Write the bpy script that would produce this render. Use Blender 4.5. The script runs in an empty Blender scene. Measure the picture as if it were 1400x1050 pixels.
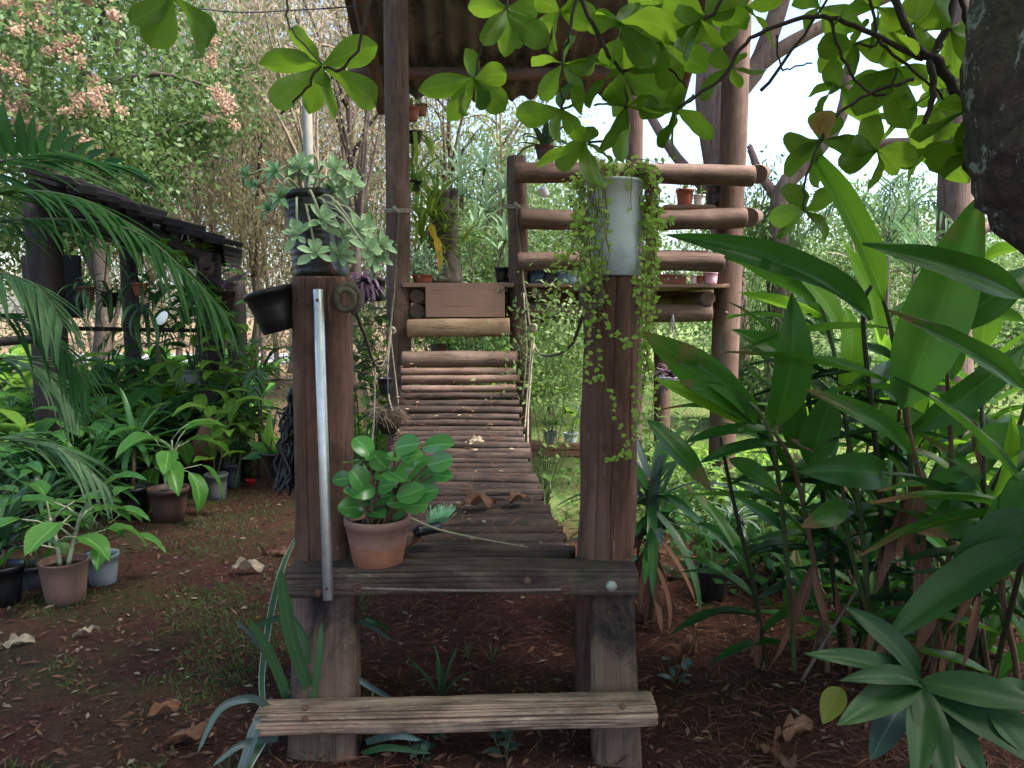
import bpy, math, random
import numpy as np
from mathutils import Vector, Matrix, noise

# ------------------------------------------------------------------ camera, light, exposure
S = bpy.context.scene
C = S.collection
FPX, TILT, EYE = 1050.0, math.radians(5.2), 1.45
cam_d = bpy.data.cameras.new('camera'); cam = bpy.data.objects.new('camera', cam_d); C.objects.link(cam)
cam.location = (0, 0, EYE); cam.rotation_euler = (math.radians(90) - TILT, 0, 0)
cam_d.sensor_width = 36; cam_d.lens = 27.0; cam_d.clip_start = 0.05; cam_d.clip_end = 900
S.camera = cam
SUN_EL, SUN_ROT = math.radians(58), math.radians(105)
W = bpy.data.worlds.new('World'); S.world = W; W.use_nodes = True
wn, wl = W.node_tree.nodes, W.node_tree.links
for n in list(wn): wn.remove(n)
sky = wn.new('ShaderNodeTexSky'); sky.sky_type = 'NISHITA'; sky.sun_disc = False
sky.sun_elevation = SUN_EL; sky.sun_rotation = SUN_ROT; sky.air_density = 1.0; sky.dust_density = 2.5; sky.ozone_density = 1.0
bg = wn.new('ShaderNodeBackground'); bg.inputs['Strength'].default_value = 0.104
wo = wn.new('ShaderNodeOutputWorld')
wl.new(sky.outputs[0], bg.inputs[0]); wl.new(bg.outputs[0], wo.inputs[0])
sl = bpy.data.lights.new('sun', 'SUN'); sl.energy = 3.7; sl.angle = math.radians(24); sl.color = (1, 0.95, 0.87)
sun = bpy.data.objects.new('sun', sl); C.objects.link(sun)
sdir = Vector((math.sin(SUN_ROT) * math.cos(SUN_EL), math.cos(SUN_ROT) * math.cos(SUN_EL), math.sin(SUN_EL)))
sun.rotation_euler = (-sdir).to_track_quat('-Z', 'Y').to_euler()
S.view_settings.view_transform = 'Standard'; S.view_settings.look = 'None'
S.view_settings.gamma = 1; S.view_settings.use_curve_mapping = False
S.view_settings.exposure = 2.2
try:
    S.cycles.max_bounces = 8; S.cycles.diffuse_bounces = 4; S.cycles.transmission_bounces = 6
    S.cycles.use_denoising = True
except Exception: pass

R = random.Random(7)
U = R.uniform
WM = {}          # world matrix of every object

def at(x, y, d):
    u = (x - 700) / FPX; v = -(y - 525) / FPX
    c, s = math.cos(TILT), math.sin(TILT)
    k = d / (c + v * s)
    return Vector((u * k, d, EYE + (-s + v * c) * k))
def gz(x, y):
    n = 0.02 * math.sin(x * 1.7 + 0.4) * math.cos(y * 1.3) + 0.012 * math.sin(x * 4.1 + y * 3.3)
    return n
def gr(x, y, z=0.0):
    p = at(x, y, 1.0); k = (z - EYE) / (p.z - EYE)
    q = Vector((p.x * k, k, z)); q.z = z + gz(q.x, q.y)
    return q

# ------------------------------------------------------------------ scene helpers
def tag(o, label=None, cat=None, group=None, kind=None):
    if label: o['label'] = label
    if cat: o['category'] = cat
    if group: o['group'] = group
    if kind: o['kind'] = kind
    return o
def thing(name, label, cat, loc, group=None):
    o = bpy.data.objects.new(name, None); C.objects.link(o)
    o.empty_display_size = 0.05; o.location = loc; WM[o] = Matrix.Translation(Vector(loc))
    return tag(o, label, cat, group)
def link(name, me, mat=None, parent=None, mw=None):
    if mat is not None and not me.materials: me.materials.append(mat)
    o = bpy.data.objects.new(name, me); C.objects.link(o)
    mw = mw if mw is not None else (WM[parent].copy() if parent else Matrix())
    WM[o] = mw
    if parent:
        o.parent = parent; o.matrix_parent_inverse = Matrix(); o.matrix_basis = WM[parent].inverted() @ mw
    else: o.matrix_basis = mw
    return o
def mesh(name, vs, fs, smooth=True, uv=None):
    me = bpy.data.meshes.new(name); me.from_pydata([tuple(v) for v in vs], [], fs)
    if smooth: me.polygons.foreach_set('use_smooth', [True] * len(me.polygons))
    if uv is not None:
        l = me.uv_layers.new(name='UVMap'); idx = np.empty(len(me.loops), dtype=np.int32)
        me.loops.foreach_get('vertex_index', idx); l.data.foreach_set('uv', np.array(uv, dtype=np.float32)[idx].ravel())
    me.update(); return me
def npmesh(name, v, quads=None, tris=None, uv=None, smooth=False):
    me = bpy.data.meshes.new(name); f = quads if quads is not None else tris; k = f.shape[1]
    me.vertices.add(len(v)); me.vertices.foreach_set('co', np.ascontiguousarray(v, dtype=np.float32).ravel())
    me.loops.add(f.size); me.loops.foreach_set('vertex_index', np.ascontiguousarray(f, dtype=np.int32).ravel())
    me.polygons.add(len(f)); me.polygons.foreach_set('loop_start', np.arange(0, f.size, k, dtype=np.int32))
    try: me.polygons.foreach_set('loop_total', np.full(len(f), k, dtype=np.int32))
    except Exception: pass
    if uv is not None:
        l = me.uv_layers.new(name='UVMap'); l.data.foreach_set('uv', np.ascontiguousarray(uv[f.ravel()], dtype=np.float32).ravel())
    if smooth: me.polygons.foreach_set('use_smooth', np.ones(len(f), dtype=bool))
    me.update(calc_edges=True); me.validate(); return me

# ------------------------------------------------------------------ materials
class MB:
    def __init__(s, name):
        s.m = bpy.data.materials.new(name); s.m.use_nodes = True
        s.n, s.l = s.m.node_tree.nodes, s.m.node_tree.links
        s.b = s.n['Principled BSDF']; s.out = s.n['Material Output']
    def N(s, t, **k):
        nd = s.n.new('ShaderNode' + t)
        for a, v in k.items(): setattr(nd, a, v)
        return nd
    def put(s, sock, v):
        if isinstance(v, bpy.types.NodeSocket): s.l.new(v, sock)
        elif isinstance(v, tuple) and len(v) == 3 and sock.type == 'RGBA': sock.default_value = (*v, 1)
        else: sock.default_value = v
    def math(s, op, a, b=0.0, c=0.0, clamp=False):
        nd = s.N('Math', operation=op, use_clamp=clamp)
        s.put(nd.inputs[0], a); s.put(nd.inputs[1], b); s.put(nd.inputs[2], c); return nd.outputs[0]
    def mix(s, f, a, b, blend='MIX'):
        nd = s.N('Mix', data_type='RGBA', blend_type=blend)
        s.put(nd.inputs[0], f); s.put(nd.inputs[6], a); s.put(nd.inputs[7], b); return nd.outputs[2]
    def ramp(s, f, lo, hi):
        nd = s.N('MapRange'); nd.inputs[1].default_value = lo; nd.inputs[2].default_value = hi; s.put(nd.inputs[0], f)
        return nd.outputs[0]
    def noise(s, vec, scale=5, detail=4, rough=0.6, dist=0.0, w=None):
        nd = s.N('TexNoise'); nd.inputs['Scale'].default_value = scale; nd.inputs['Detail'].default_value = detail
        nd.inputs['Roughness'].default_value = rough; nd.inputs['Distortion'].default_value = dist
        if w is not None: nd.noise_dimensions = '4D'; s.put(nd.inputs['W'], w)
        s.put(nd.inputs['Vector'], vec); return nd.outputs[0]
    def scale(s, vec, sc):
        nd = s.N('Mapping'); nd.inputs['Scale'].default_value = sc; s.put(nd.inputs['Vector'], vec); return nd.outputs[0]
    def co(s, which='Object'): return s.N('TexCoord').outputs[which]
    def pos(s): return s.N('NewGeometry').outputs['Position']
    def rnd(s): return s.N('ObjectInfo').outputs['Random']
    def isl(s): return s.N('NewGeometry').outputs['Random Per Island']
    def bump(s, h, strength=0.3, dist=0.01):
        nd = s.N('Bump'); nd.inputs['Strength'].default_value = strength; nd.inputs['Distance'].default_value = dist
        s.put(nd.inputs['Height'], h); s.l.new(nd.outputs[0], s.b.inputs['Normal'])
    def col(s, c): s.put(s.b.inputs['Base Color'], c)
    def rough(s, r): s.put(s.b.inputs['Roughness'], r)
    def spec(s, v): s.put(s.b.inputs['Specular IOR Level'], v)

def leaf_mat(name, c1, c2, rough=0.42, tr=0.35, vein=0.35, lat=14, tcol=None, edge=None, spec=0.28, dry=None):
    b = MB(name); r = b.math('FRACT', b.math('ADD', b.rnd(), b.math('MULTIPLY', b.isl(), 1.0)))
    c = b.mix(r, c1, c2)
    uvn = b.N('TexCoord').outputs['UV']; sp = b.N('SeparateXYZ'); b.l.new(uvn, sp.inputs[0])
    au = b.math('ABSOLUTE', b.math('SUBTRACT', sp.outputs[0], 0.5))
    n = b.noise(b.pos(), 9, 3)
    c = b.mix(b.math('MULTIPLY', b.ramp(n, .35, .75), 0.35), c, tuple(x * .55 for x in c1))
    if vein:
        mid = b.math('SUBTRACT', 1.0, b.ramp(au, 0.012, 0.05))
        w = b.math('SINE', b.math('MULTIPLY', b.math('SUBTRACT', sp.outputs[1], b.math('MULTIPLY', au, 0.55)), lat * 6.283))
        lv = b.math('MULTIPLY', b.ramp(w, .8, 1.0), 0.35)
        v = b.math('MULTIPLY', b.math('MAXIMUM', mid, lv), vein)
        c = b.mix(v, c, tuple(min(1, x * 2.2 + .03) for x in c2))
    if edge: c = b.mix(b.math('MULTIPLY', b.ramp(au, .36, .42), 0.9), c, edge)
    if dry:
        e = b.math('MULTIPLY', b.ramp(b.math('ADD', b.math('MULTIPLY', sp.outputs[1], .6), b.math('MULTIPLY', b.noise(b.pos(), 6, 2), .7)), .80, .95), b.math('GREATER_THAN', r, .55))
        c = b.mix(e, c, dry)
    b.col(c); b.rough(rough); b.spec(spec)
    t = b.N('BsdfTranslucent'); b.put(t.inputs[0], b.mix(0.5, c, tcol or tuple(min(1, x * 2.6) for x in c2)))
    ms = b.N('MixShader'); ms.inputs[0].default_value = tr
    b.l.new(b.b.outputs[0], ms.inputs[1]); b.l.new(t.outputs[0], ms.inputs[2]); b.l.new(ms.outputs[0], b.out.inputs[0])
    return b.m

def wood_mat(name, base, dark, light, grain=1.0, wear=0.5, black=0.0, moss=0.0, rough=0.8, pale=None, bump=0.5):
    b = MB(name); v = b.co(); w = b.math('MULTIPLY', b.rnd(), 40.0)
    g = b.noise(b.scale(v, (55 * grain, 55 * grain, 2.2)), 1.0, 5, .65, .6, w)
    big = b.noise(b.scale(v, (9, 9, 2.5)), 1.0, 4, .6, .8, w)
    fine = b.noise(b.scale(v, (190 * grain, 190 * grain, 5)), 1.0, 4, .7, .4, w)
    g = b.math('ADD', b.math('MULTIPLY', g, .62), b.math('MULTIPLY', fine, .38))
    blot = b.noise(v, 3.2, 5, .7, .4, w)
    c = b.mix(b.ramp(g, .32, .68), dark, base)
    c = b.mix(b.math('MULTIPLY', b.ramp(big, .45, .75), wear), c, light)
    c = b.mix(b.math('MULTIPLY', b.ramp(blot, .40, .7), .55), c, dark)
    if pale: c = b.mix(b.math('MULTIPLY', b.ramp(b.noise(b.scale(v, (26, 26, 7)), 1.0, 6, .75, 1.0, w), .60, .68), .8), c, pale)
    if black: c = b.mix(b.math('MULTIPLY', b.ramp(b.noise(b.scale(v, (7, 7, 4)), 1.0, 6, .7, 0.5, w), .46, .62), black), c, (.012, .011, .012))
    if moss: c = b.mix(b.math('MULTIPLY', b.ramp(b.noise(v, 8, 5, .7, 0.2, w), .5, .68), moss), c, (.07, .085, .035))
    cr = b.ramp(b.math('ABSOLUTE', b.math('SUBTRACT', b.noise(b.scale(v, (30 * grain, 30 * grain, .9)), 1.0, 3, .5, .35, w), .42)), .0, .022)
    cr = b.math('MAXIMUM', cr, b.ramp(b.noise(b.scale(v, (6, 6, 2)), 1.0, 3, .5, 0, w), .52, .46))
    c = b.mix(b.math('MULTIPLY', b.math('SUBTRACT', 1.0, cr), .7), c, tuple(x * .25 for x in dark))
    b.col(c); b.rough(rough); b.spec(.25)
    b.bump(b.math('ADD', b.math('ADD', g, b.math('MULTIPLY', cr, .6)), b.math('MULTIPLY', b.noise(v, 45, 3), .4)), bump, .006)
    return b.m
def plain_mat(name, c, rough=.5, var=.25, scale=12, spec=.5, metal=0.0, dirt=None, dirta=.5, bump=0.0):
    b = MB(name); v = b.co(); w = b.math('MULTIPLY', b.rnd(), 30.0)
    n = b.noise(v, scale, 5, .65, .2, w)
    cc = b.mix(b.ramp(n, .3, .7), c, tuple(x * (1 - var) for x in c))
    if dirt: cc = b.mix(b.math('MULTIPLY', b.ramp(b.noise(v, scale * .6, 6, .75, .3, w), .48, .66), dirta), cc, dirt)
    b.col(cc); b.rough(b.math('ADD', rough, b.math('MULTIPLY', n, .15))); b.spec(spec); b.b.inputs['Metallic'].default_value = metal
    if bump: b.bump(b.noise(v, scale * 4, 4), bump, .004)
    return b.m

M = {}
M['post'] = wood_mat('stained_post', (.165, .082, .058), (.062, .030, .022), (.26, .145, .105), wear=.7, black=.45, pale=(.27, .18, .145), bump=.7)
M['tower'] = wood_mat('tower_log', (.155, .092, .068), (.064, .036, .028), (.235, .155, .12), wear=.7, black=.3, bump=.55)
M['towerlight'] = wood_mat('ochre_half_log', (.30, .19, .115), (.19, .11, .07), (.38, .27, .17), wear=.6, moss=.3, black=.2)
M['beam'] = wood_mat('dark_beam', (.105, .062, .052), (.026, .017, .015), (.27, .18, .15), wear=.7, black=.6, moss=.3, pale=(.22, .165, .13))
M['stile'] = wood_mat('worn_stile', (.20, .115, .085), (.065, .040, .034), (.32, .205, .155), wear=.6, black=.92, pale=(.2, .17, .15))
M['step'] = wood_mat('grey_step', (.50, .32, .23), (.15, .082, .06), (.66, .48, .37), grain=1.0, wear=.7, black=.5, pale=(.62, .53, .46), bump=1.0)
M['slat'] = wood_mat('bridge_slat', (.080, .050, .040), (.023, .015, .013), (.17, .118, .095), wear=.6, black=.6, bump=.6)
M['slatlit'] = wood_mat('lit_bridge_slat', (.25, .15, .12), (.15, .09, .07), (.33, .24, .19), wear=.7, black=.3, moss=.2)  # lit copy of the slat wood for the tower end, light painted in
M['board'] = wood_mat('flat_board', (.25, .145, .112), (.19, .105, .08), (.31, .19, .15), grain=.7, wear=.4, bump=.12)
M['darkwood'] = wood_mat('black_wood', (.035, .026, .022), (.015, .012, .011), (.06, .045, .04), wear=.5)
M['bark'] = wood_mat('tree_bark', (.15, .11, .09), (.055, .040, .034), (.24, .19, .16), grain=.5, wear=.6, pale=(.3, .28, .25), bump=1.0)
M['barkpine'] = wood_mat('reddish_bark', (.20, .13, .105), (.08, .052, .042), (.28, .20, .17), grain=.45, wear=.6, bump=1.0)
M['twig'] = plain_mat('twig', (.19, .14, .10), .85, .5, 30)
M['twigtan'] = plain_mat('tan_twig', (.34, .26, .19), .85, .45, 8)
M['dkbranch'] = plain_mat('dark_branch', (.045, .034, .028), .8, .5, 40, bump=.5)
M['stemgreen'] = plain_mat('green_stem', (.075, .11, .035), .5, .4, 20)
M['stemdark'] = plain_mat('dark_stem', (.030, .038, .016), .5, .4, 20)
M['stempale'] = plain_mat('pale_stem', (.36, .38, .25), .5, .35, 25, dirt=(.16, .2, .08))
M['stembrown'] = plain_mat('brown_stem', (.15, .09, .05), .7, .4, 25)
M['black'] = plain_mat('black_plastic', (.008, .009, .012), .30, .3, 14, .5, dirt=(.04, .032, .026), dirta=.3)
M['slate'] = plain_mat('slate_plastic', (.055, .065, .085), .42, .3, 14, .5, dirt=(.12, .10, .09), dirta=.35)
M['grey'] = plain_mat('grey_plastic', (.13, .14, .15), .5, .3, 14, .5, dirt=(.1, .07, .05), dirta=.5)
M['greyblue'] = plain_mat('pale_grey_plastic', (.30, .34, .40), .45, .15, 10, .5, dirt=(.25, .2, .16), dirta=.5)
M['brownpot'] = plain_mat('brown_pot', (.21, .12, .095), .75, .2, 60, .3, dirt=(.13, .08, .06), bump=.5)
M['dkbrown'] = plain_mat('dark_brown_plastic', (.085, .040, .034), .5, .3, 14, .5, dirt=(.05, .03, .03))
M['white'] = plain_mat('white_plastic', (.72, .74, .76), .45, .08, 9, .5, dirt=(.5, .5, .47), dirta=.6)
M['pvc'] = plain_mat('bluish_white_pvc', (.58, .64, .70), .5, .14, 9, .5, dirt=(.30, .33, .32), dirta=.75)
M['blue'] = plain_mat('blue_plastic', (.045, .10, .22), .4, .3, 9, .5)
M['palebluep'] = plain_mat('pale_blue_plastic', (.22, .36, .5), .4, .2, 9, .5)
M['pink'] = plain_mat('pink_plastic', (.62, .40, .52), .4, .15, 9, .5)
M['redpot'] = plain_mat('red_plastic', (.30, .075, .045), .45, .25, 12, .5)
M['soil'] = plain_mat('potting_soil', (.035, .024, .018), .95, .6, 40, .1, bump=1.0)
M['moss'] = plain_mat('moss_ball', (.045, .032, .022), .95, .6, 40, .1, bump=1.0)
M['steel'] = plain_mat('galvanised_steel', (.62, .63, .65), .33, .25, 18, .5, metal=.9, dirt=(.3, .27, .24), dirta=.4)
M['bolt'] = plain_mat('grey_bolt', (.42, .41, .38), .5, .2, 30, .5, metal=.5)
M['rust'] = plain_mat('rusty_nail', (.14, .07, .05), .8, .4, 60, .3)
M['net'] = plain_mat('black_net', (.010, .011, .014), .45, .5, 40, .6, bump=1.0)
M['wire'] = plain_mat('wire', (.035, .035, .04), .6, .2)
M['paleblade'] = plain_mat('pale_bamboo', (.34, .31, .2), .6, .3, 9)
M['sheet'] = plain_mat('fibre_cement', (.15, .135, .115), .92, .45, 6, .1, dirt=(.03, .026, .023), dirta=.85)
M['tile'] = plain_mat('black_tile', (.014, .013, .014), .8, .5, 10, .2, dirt=(.035, .027, .024), dirta=.4)
M['road'] = plain_mat('asphalt', (.20, .205, .22), .85, .2, 3)
M['cloth'] = plain_mat('shade_cloth', (.020, .021, .025), .85, .4, 4)
M['brick'] = plain_mat('brick', (.32, .15, .10), .85, .3, 15, .2, dirt=(.15, .1, .08))
M['bark2'] = M['barkpine']
M['flowerred'] = plain_mat('red_petal', (.62, .02, .05), .6, .3)
M['bristle'] = plain_mat('green_bristle', (.34, .72, .42), .5, .3)
M['cork'] = plain_mat('dead_stump', (.26, .205, .175), .9, .6, 14, .2, dirt=(.03, .024, .02), dirta=.8, bump=1.0)
def mk_rope():
    b = MB('rope'); v = b.co('Generated'); n = b.noise(b.co(), 60, 3)
    b.col(b.mix(b.ramp(n, .3, .7), (.33, .28, .20), (.13, .105, .08))); b.rough(.9); b.bump(n, .8, .004); return b.m
M['rope'] = mk_rope()
def mk_terracotta():
    b = MB('terracotta'); v = b.co(); w = b.math('MULTIPLY', b.rnd(), 20.0); sp = b.N('SeparateXYZ'); b.l.new(v, sp.inputs[0])
    n = b.noise(v, 14, 5, .65, .2, w)
    c = b.mix(b.ramp(n, .3, .7), (.34, .135, .075), (.22, .085, .05))
    hgt = b.math('ADD', sp.outputs[2], b.math('MULTIPLY', b.noise(v, 26, 4, .6), .055))
    c = b.mix(b.math('MULTIPLY', b.math('GREATER_THAN', hgt, .125), .8), c, (.27, .15, .125))
    c = b.mix(b.math('MULTIPLY', b.ramp(b.noise(v, 9, 6, .75, .3, w), .54, .68), .5), c, (.12, .075, .05))
    b.col(c); b.rough(.75); b.bump(b.noise(v, 70, 3), .2, .003); return b.m
M['terra'] = mk_terracotta()
def mk_lichen():
    b = MB('lichen_bark'); v = b.co(); n = b.noise(v, 18, 6, .7, .5); r = b.noise(v, 5, 5, .7)
    c = b.mix(b.ramp(n, .35, .65), (.020, .014, .012), (.085, .060, .050))
    c = b.mix(b.ramp(b.noise(v, 11, 6, .75, .6), .56, .61), c, (.26, .27, .26))
    c = b.mix(b.ramp(r, .6, .68), c, (.07, .075, .05))
    b.col(c); b.rough(.9); b.bump(b.math('ADD', n, b.noise(v, 50, 4)), 1.0, .012); return b.m
M['lichen'] = mk_lichen()
def mk_ground():
    b = MB('red_earth'); v = b.pos(); sp = b.N('SeparateXYZ'); b.l.new(v, sp.inputs[0]); X, Y = sp.outputs[0], sp.outputs[1]
    n1 = b.noise(v, 1.3, 5, .65, .3); n2 = b.noise(v, 11, 5, .7, .3); n3 = b.noise(v, 60, 3, .7); n4 = b.noise(v, 170, 3, .75); n5 = b.noise(v, 28, 6, .75, .8)
    c = b.mix(b.ramp(n2, .3, .7), (.092, .036, .026), (.042, .017, .013))
    c = b.mix(b.math('MULTIPLY', b.ramp(n1, .45, .7), .5), c, (.13, .052, .034))
    c = b.mix(b.math('MULTIPLY', b.ramp(n3, .58, .72), .5), c, (.17, .11, .085))
    c = b.mix(b.math('MULTIPLY', b.ramp(n5, .50, .64), .75), c, (.022, .013, .011))
    c = b.mix(b.math('MULTIPLY', b.ramp(n4, .60, .72), .6), c, (.20, .115, .08))
    c = b.mix(b.math('MULTIPLY', b.ramp(n4, .42, .30), .7), c, (.02, .011, .009))
    gl = b.math('MULTIPLY', b.ramp(X, -.9, -1.6), b.ramp(b.noise(v, 2.2, 6, .7, .5), .42, .62))
    c = b.mix(b.math('MULTIPLY', gl, .6), c, (.045, .060, .022))
    lm = b.math('MULTIPLY', b.ramp(b.math('ADD', Y, b.math('MULTIPLY', n1, 2.0)), 5.8, 6.8), b.ramp(X, -1.3, -.3))
    lawn = b.mix(b.ramp(n2, .3, .7), (.10, .16, .045), (.17, .22, .075))
    lawn = b.mix(b.math('MULTIPLY', b.ramp(b.noise(v, .9, 4), .52, .7), .7), lawn, (.24, .155, .105))
    c = b.mix(lm, c, lawn)
    far = b.math('MULTIPLY', b.ramp(b.math('ADD', Y, b.math('MULTIPLY', n1, 4.0)), 10.5, 13), b.ramp(X, -.3, -1.3))
    c = b.mix(far, c, b.mix(b.ramp(n2, .3, .7), (.23, .145, .10), (.13, .11, .055)))
    b.col(c); b.rough(.95); b.spec(.12)
    b.bump(b.math('ADD', b.math('ADD', n2, b.math('MULTIPLY', n5, .8)), b.math('ADD', b.math('MULTIPLY', n3, .6), b.math('MULTIPLY', n4, .3))), 1.0, .03); return b.m
M['ground'] = mk_ground()
M['litter'] = leaf_mat('pale_litter', (.30, .235, .18), (.10, .06, .042), .8, .1, 0)
M['crumb'] = leaf_mat('brown_litter', (.17, .085, .055), (.06, .030, .022), .85, .05, 0)
M['needle'] = leaf_mat('pine_needle', (.13, .050, .032), (.24, .105, .058), .8, .05, 0)
M['dryleaf'] = leaf_mat('dry_leaf', (.12, .055, .036), (.20, .095, .055), .7, .1, .3)
M['dryleafpale'] = leaf_mat('pale_dry_leaf', (.32, .26, .19), (.26, .19, .13), .7, .1, .3)
M['grass'] = leaf_mat('grass_blade', (.055, .085, .022), (.10, .13, .045), .6, .3, 0)
M['grasslawn'] = leaf_mat('lawn_blade', (.12, .19, .05), (.20, .26, .085), .6, .3, 0)
M['almond'] = leaf_mat('almond_leaf', (.026, .075, .010), (.105, .185, .022), .5, .64, .22, 8, tcol=(.42, .66, .05), spec=.35)
M['almondold'] = leaf_mat('yellowing_leaf', (.30, .20, .055), (.30, .20, .055), .5, .4, .3, 7)
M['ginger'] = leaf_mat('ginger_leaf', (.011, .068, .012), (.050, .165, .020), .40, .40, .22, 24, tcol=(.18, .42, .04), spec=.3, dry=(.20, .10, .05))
M['gingerlit'] = leaf_mat('lit_ginger_leaf', (.15, .34, .025), (.19, .40, .03), .42, .6, .3, 24, tcol=(.46, .80, .06))  # lit copy of the ginger leaf, its backlight put into a brighter colour
M['palm'] = leaf_mat('palm_leaflet', (.014, .066, .016), (.045, .125, .030), .5, .25, .2, 0, spec=.2)
M['palmpale'] = leaf_mat('grey_green_leaflet', (.045, .115, .045), (.10, .18, .085), .48, .25, .2, 0, spec=.25)
M['dieff'] = leaf_mat('broad_pot_leaf', (.038, .135, .024), (.085, .215, .036), .38, .35, .6, 9, tcol=(.2, .42, .06))
M['dieffspot'] = leaf_mat('speckled_pot_leaf', (.05, .13, .03), (.10, .19, .05), .4, .35, .6, 9)
M['dark'] = leaf_mat('dark_pot_leaf', (.024, .095, .024), (.060, .160, .042), .32, .25, .4, 8)
M['lime'] = leaf_mat('lime_leaf', (.11, .23, .030), (.17, .31, .045), .42, .45, .3, 6, tcol=(.42, .65, .09))
M['straplf'] = leaf_mat('strap_leaf', (.028, .075, .030), (.055, .115, .045), .36, .25, .3, 0)
M['strapblue'] = leaf_mat('bluish_strap_leaf', (.040, .070, .060), (.065, .10, .085), .30, .2, .5, 0, spec=.7)
M['stripe'] = leaf_mat('white_striped_leaf', (.05, .10, .05), (.07, .13, .06), .4, .2, 0, 0, edge=(.40, .45, .40))
M['succ'] = leaf_mat('succulent_leaf', (.29, .46, .25), (.41, .56, .34), .55, .12, .2, 0)
M['succg'] = leaf_mat('green_succulent_leaf', (.13, .27, .13), (.19, .34, .18), .5, .15, .2, 0)
M['pepe'] = leaf_mat('peperomia_leaf', (.05, .19, .045), (.11, .29, .07), .26, .22, .45, 0, tcol=(.2, .5, .08), spec=.5)
M['vine'] = leaf_mat('vine_leaf', (.17, .31, .04), (.31, .44, .08), .5, .4, 0, 0)
M['vinered'] = plain_mat('vine_stem', (.17, .085, .065), .7, .4, 30)
M['purple'] = leaf_mat('purple_leaf', (.10, .045, .10), (.20, .13, .19), .4, .2, .4, 0)
M['brom'] = leaf_mat('bromeliad_leaf', (.34, .42, .05), (.18, .28, .045), .45, .35, .3, 0)
M['yellow'] = leaf_mat('yellow_strap', (.75, .36, .03), (.75, .38, .03), .5, .3, .2, 0)
M['fgreen'] = leaf_mat('forest_leaf', (.042, .098, .026), (.105, .165, .048), .5, .35, 0)
M['fdark'] = leaf_mat('dark_forest_leaf', (.035, .08, .028), (.075, .125, .040), .45, .3, 0)
M['fpale'] = leaf_mat('pale_forest_leaf', (.095, .165, .055), (.17, .235, .09), .5, .4, 0)  # haze over the far trees put into a paler leaf colour
M['folive'] = leaf_mat('olive_forest_leaf', (.16, .18, .08), (.24, .20, .12), .6, .35, 0)
M['ftan'] = leaf_mat('dry_forest_leaf', (.28, .215, .15), (.19, .185, .10), .7, .3, 0)
M['blossom'] = leaf_mat('peach_blossom', (.44, .30, .22), (.33, .22, .155), .7, .3, 0)
M['agave'] = leaf_mat('agave_leaf', (.16, .27, .14), (.24, .34, .20), .45, .2, .3, 0)

# ------------------------------------------------------------------ shapes
def frame(p0, p1, up=None):
    z = (Vector(p1) - Vector(p0)).normalized(); u = Vector(up) if up is not None else (Vector((0, 0, 1)) if abs(z.z) < .9 else Vector((0, -1, 0)))
    x = u.cross(z)
    if x.length < 1e-5: x = Vector((1, 0, 0)).cross(z)
    x.normalize(); y = z.cross(x)
    m = Matrix((x, y, z)).transposed().to_4x4(); m.translation = Vector(p0); return m
def log_mesh(L, r0, r1, seed, seg=18, rings=12, sq=2.0, flat=(1, 1), rough=.03, bow=0.0, cracks=(), lumps=0.0, r2=None):
    """along +Z; flat = scale of (x, y); sq = superellipse power; cracks = (angle, half-width, depth)"""
    rr = random.Random(seed); o = rr.uniform(0, 99); vs, fs = [], []
    zs = [0.0] + [L * i / rings for i in range(rings + 1)] + [L]
    A = [2 * math.pi * j / seg for j in range(seg)]
    for (ang, wd, dep) in cracks:
        A = [x for x in A if abs((x - ang + math.pi) % (2 * math.pi) - math.pi) > wd * 1.2] + [(ang + q) % (2 * math.pi) for q in (-wd * 1.1, -wd * .35, wd * .35, wd * 1.1)]
    A.sort(); seg = len(A); n = len(zs); b1, b2 = rr.uniform(-1, 1) * bow, rr.uniform(-1, 1) * bow
    for k, z in enumerate(zs):
        t = z / L; r = r0 + (r1 - r0) * t
        if k in (0, n - 1): r *= .93
        zz = z + (.0 if k in (0, n - 1) else (min(.02, L * .02, r0 * .12) * (1 if k == 1 else -1 if k == n - 2 else 0)))
        for j in range(seg):
            a = A[j] + (.05 * noise.noise((z * 2.2, o, 7)) if cracks else 0); ca, sa = math.cos(a), math.sin(a)
            q = (abs(ca) ** sq + abs(sa) ** sq) ** (-1 / sq)
            f = q * (1 + rough * noise.noise((ca * 1.6 + o, sa * 1.6, z * 5 / (r0 * 12 + .3))) + rough * .6 * noise.noise((ca * 4 + o, sa * 4, z * 9)) + lumps * noise.noise((ca + o, sa, z * 3.1)))
            for (ang, wd, dep) in cracks:
                d = abs((A[j] - ang + math.pi) % (2 * math.pi) - math.pi)
                if d < wd: f *= 1 - dep * max(0, min(1, (.85 if dep > .3 else .55) + (.5 if dep > .3 else 1.3) * noise.noise((z * 2.6 + ang * 9, o, 1))))
            vs.append((r * flat[0] * f * ca + b1 * math.sin(math.pi * t), r * flat[1] * f * sa + b2 * math.sin(math.pi * t), zz))
    for k in range(n - 1):
        for j in range(seg):
            j2 = (j + 1) % seg; fs.append((k * seg + j, k * seg + j2, (k + 1) * seg + j2, (k + 1) * seg + j))
    nb = len(fs)
    fs.append(tuple(range(seg - 1, -1, -1))); fs.append(tuple((n - 1) * seg + j for j in range(seg)))
    me = mesh('log', vs, fs)
    me.polygons[nb].use_smooth = False; me.polygons[nb + 1].use_smooth = False
    return me
_seed = [100]
def log(name, p0, p1, r0, r1, mat, parent, up=None, **k):
    _seed[0] += 1
    me = log_mesh((Vector(p1) - Vector(p0)).length, r0, r1, k.pop('seed', _seed[0]), **k)
    return link(name, me, mat, parent, frame(p0, p1, up))
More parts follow.
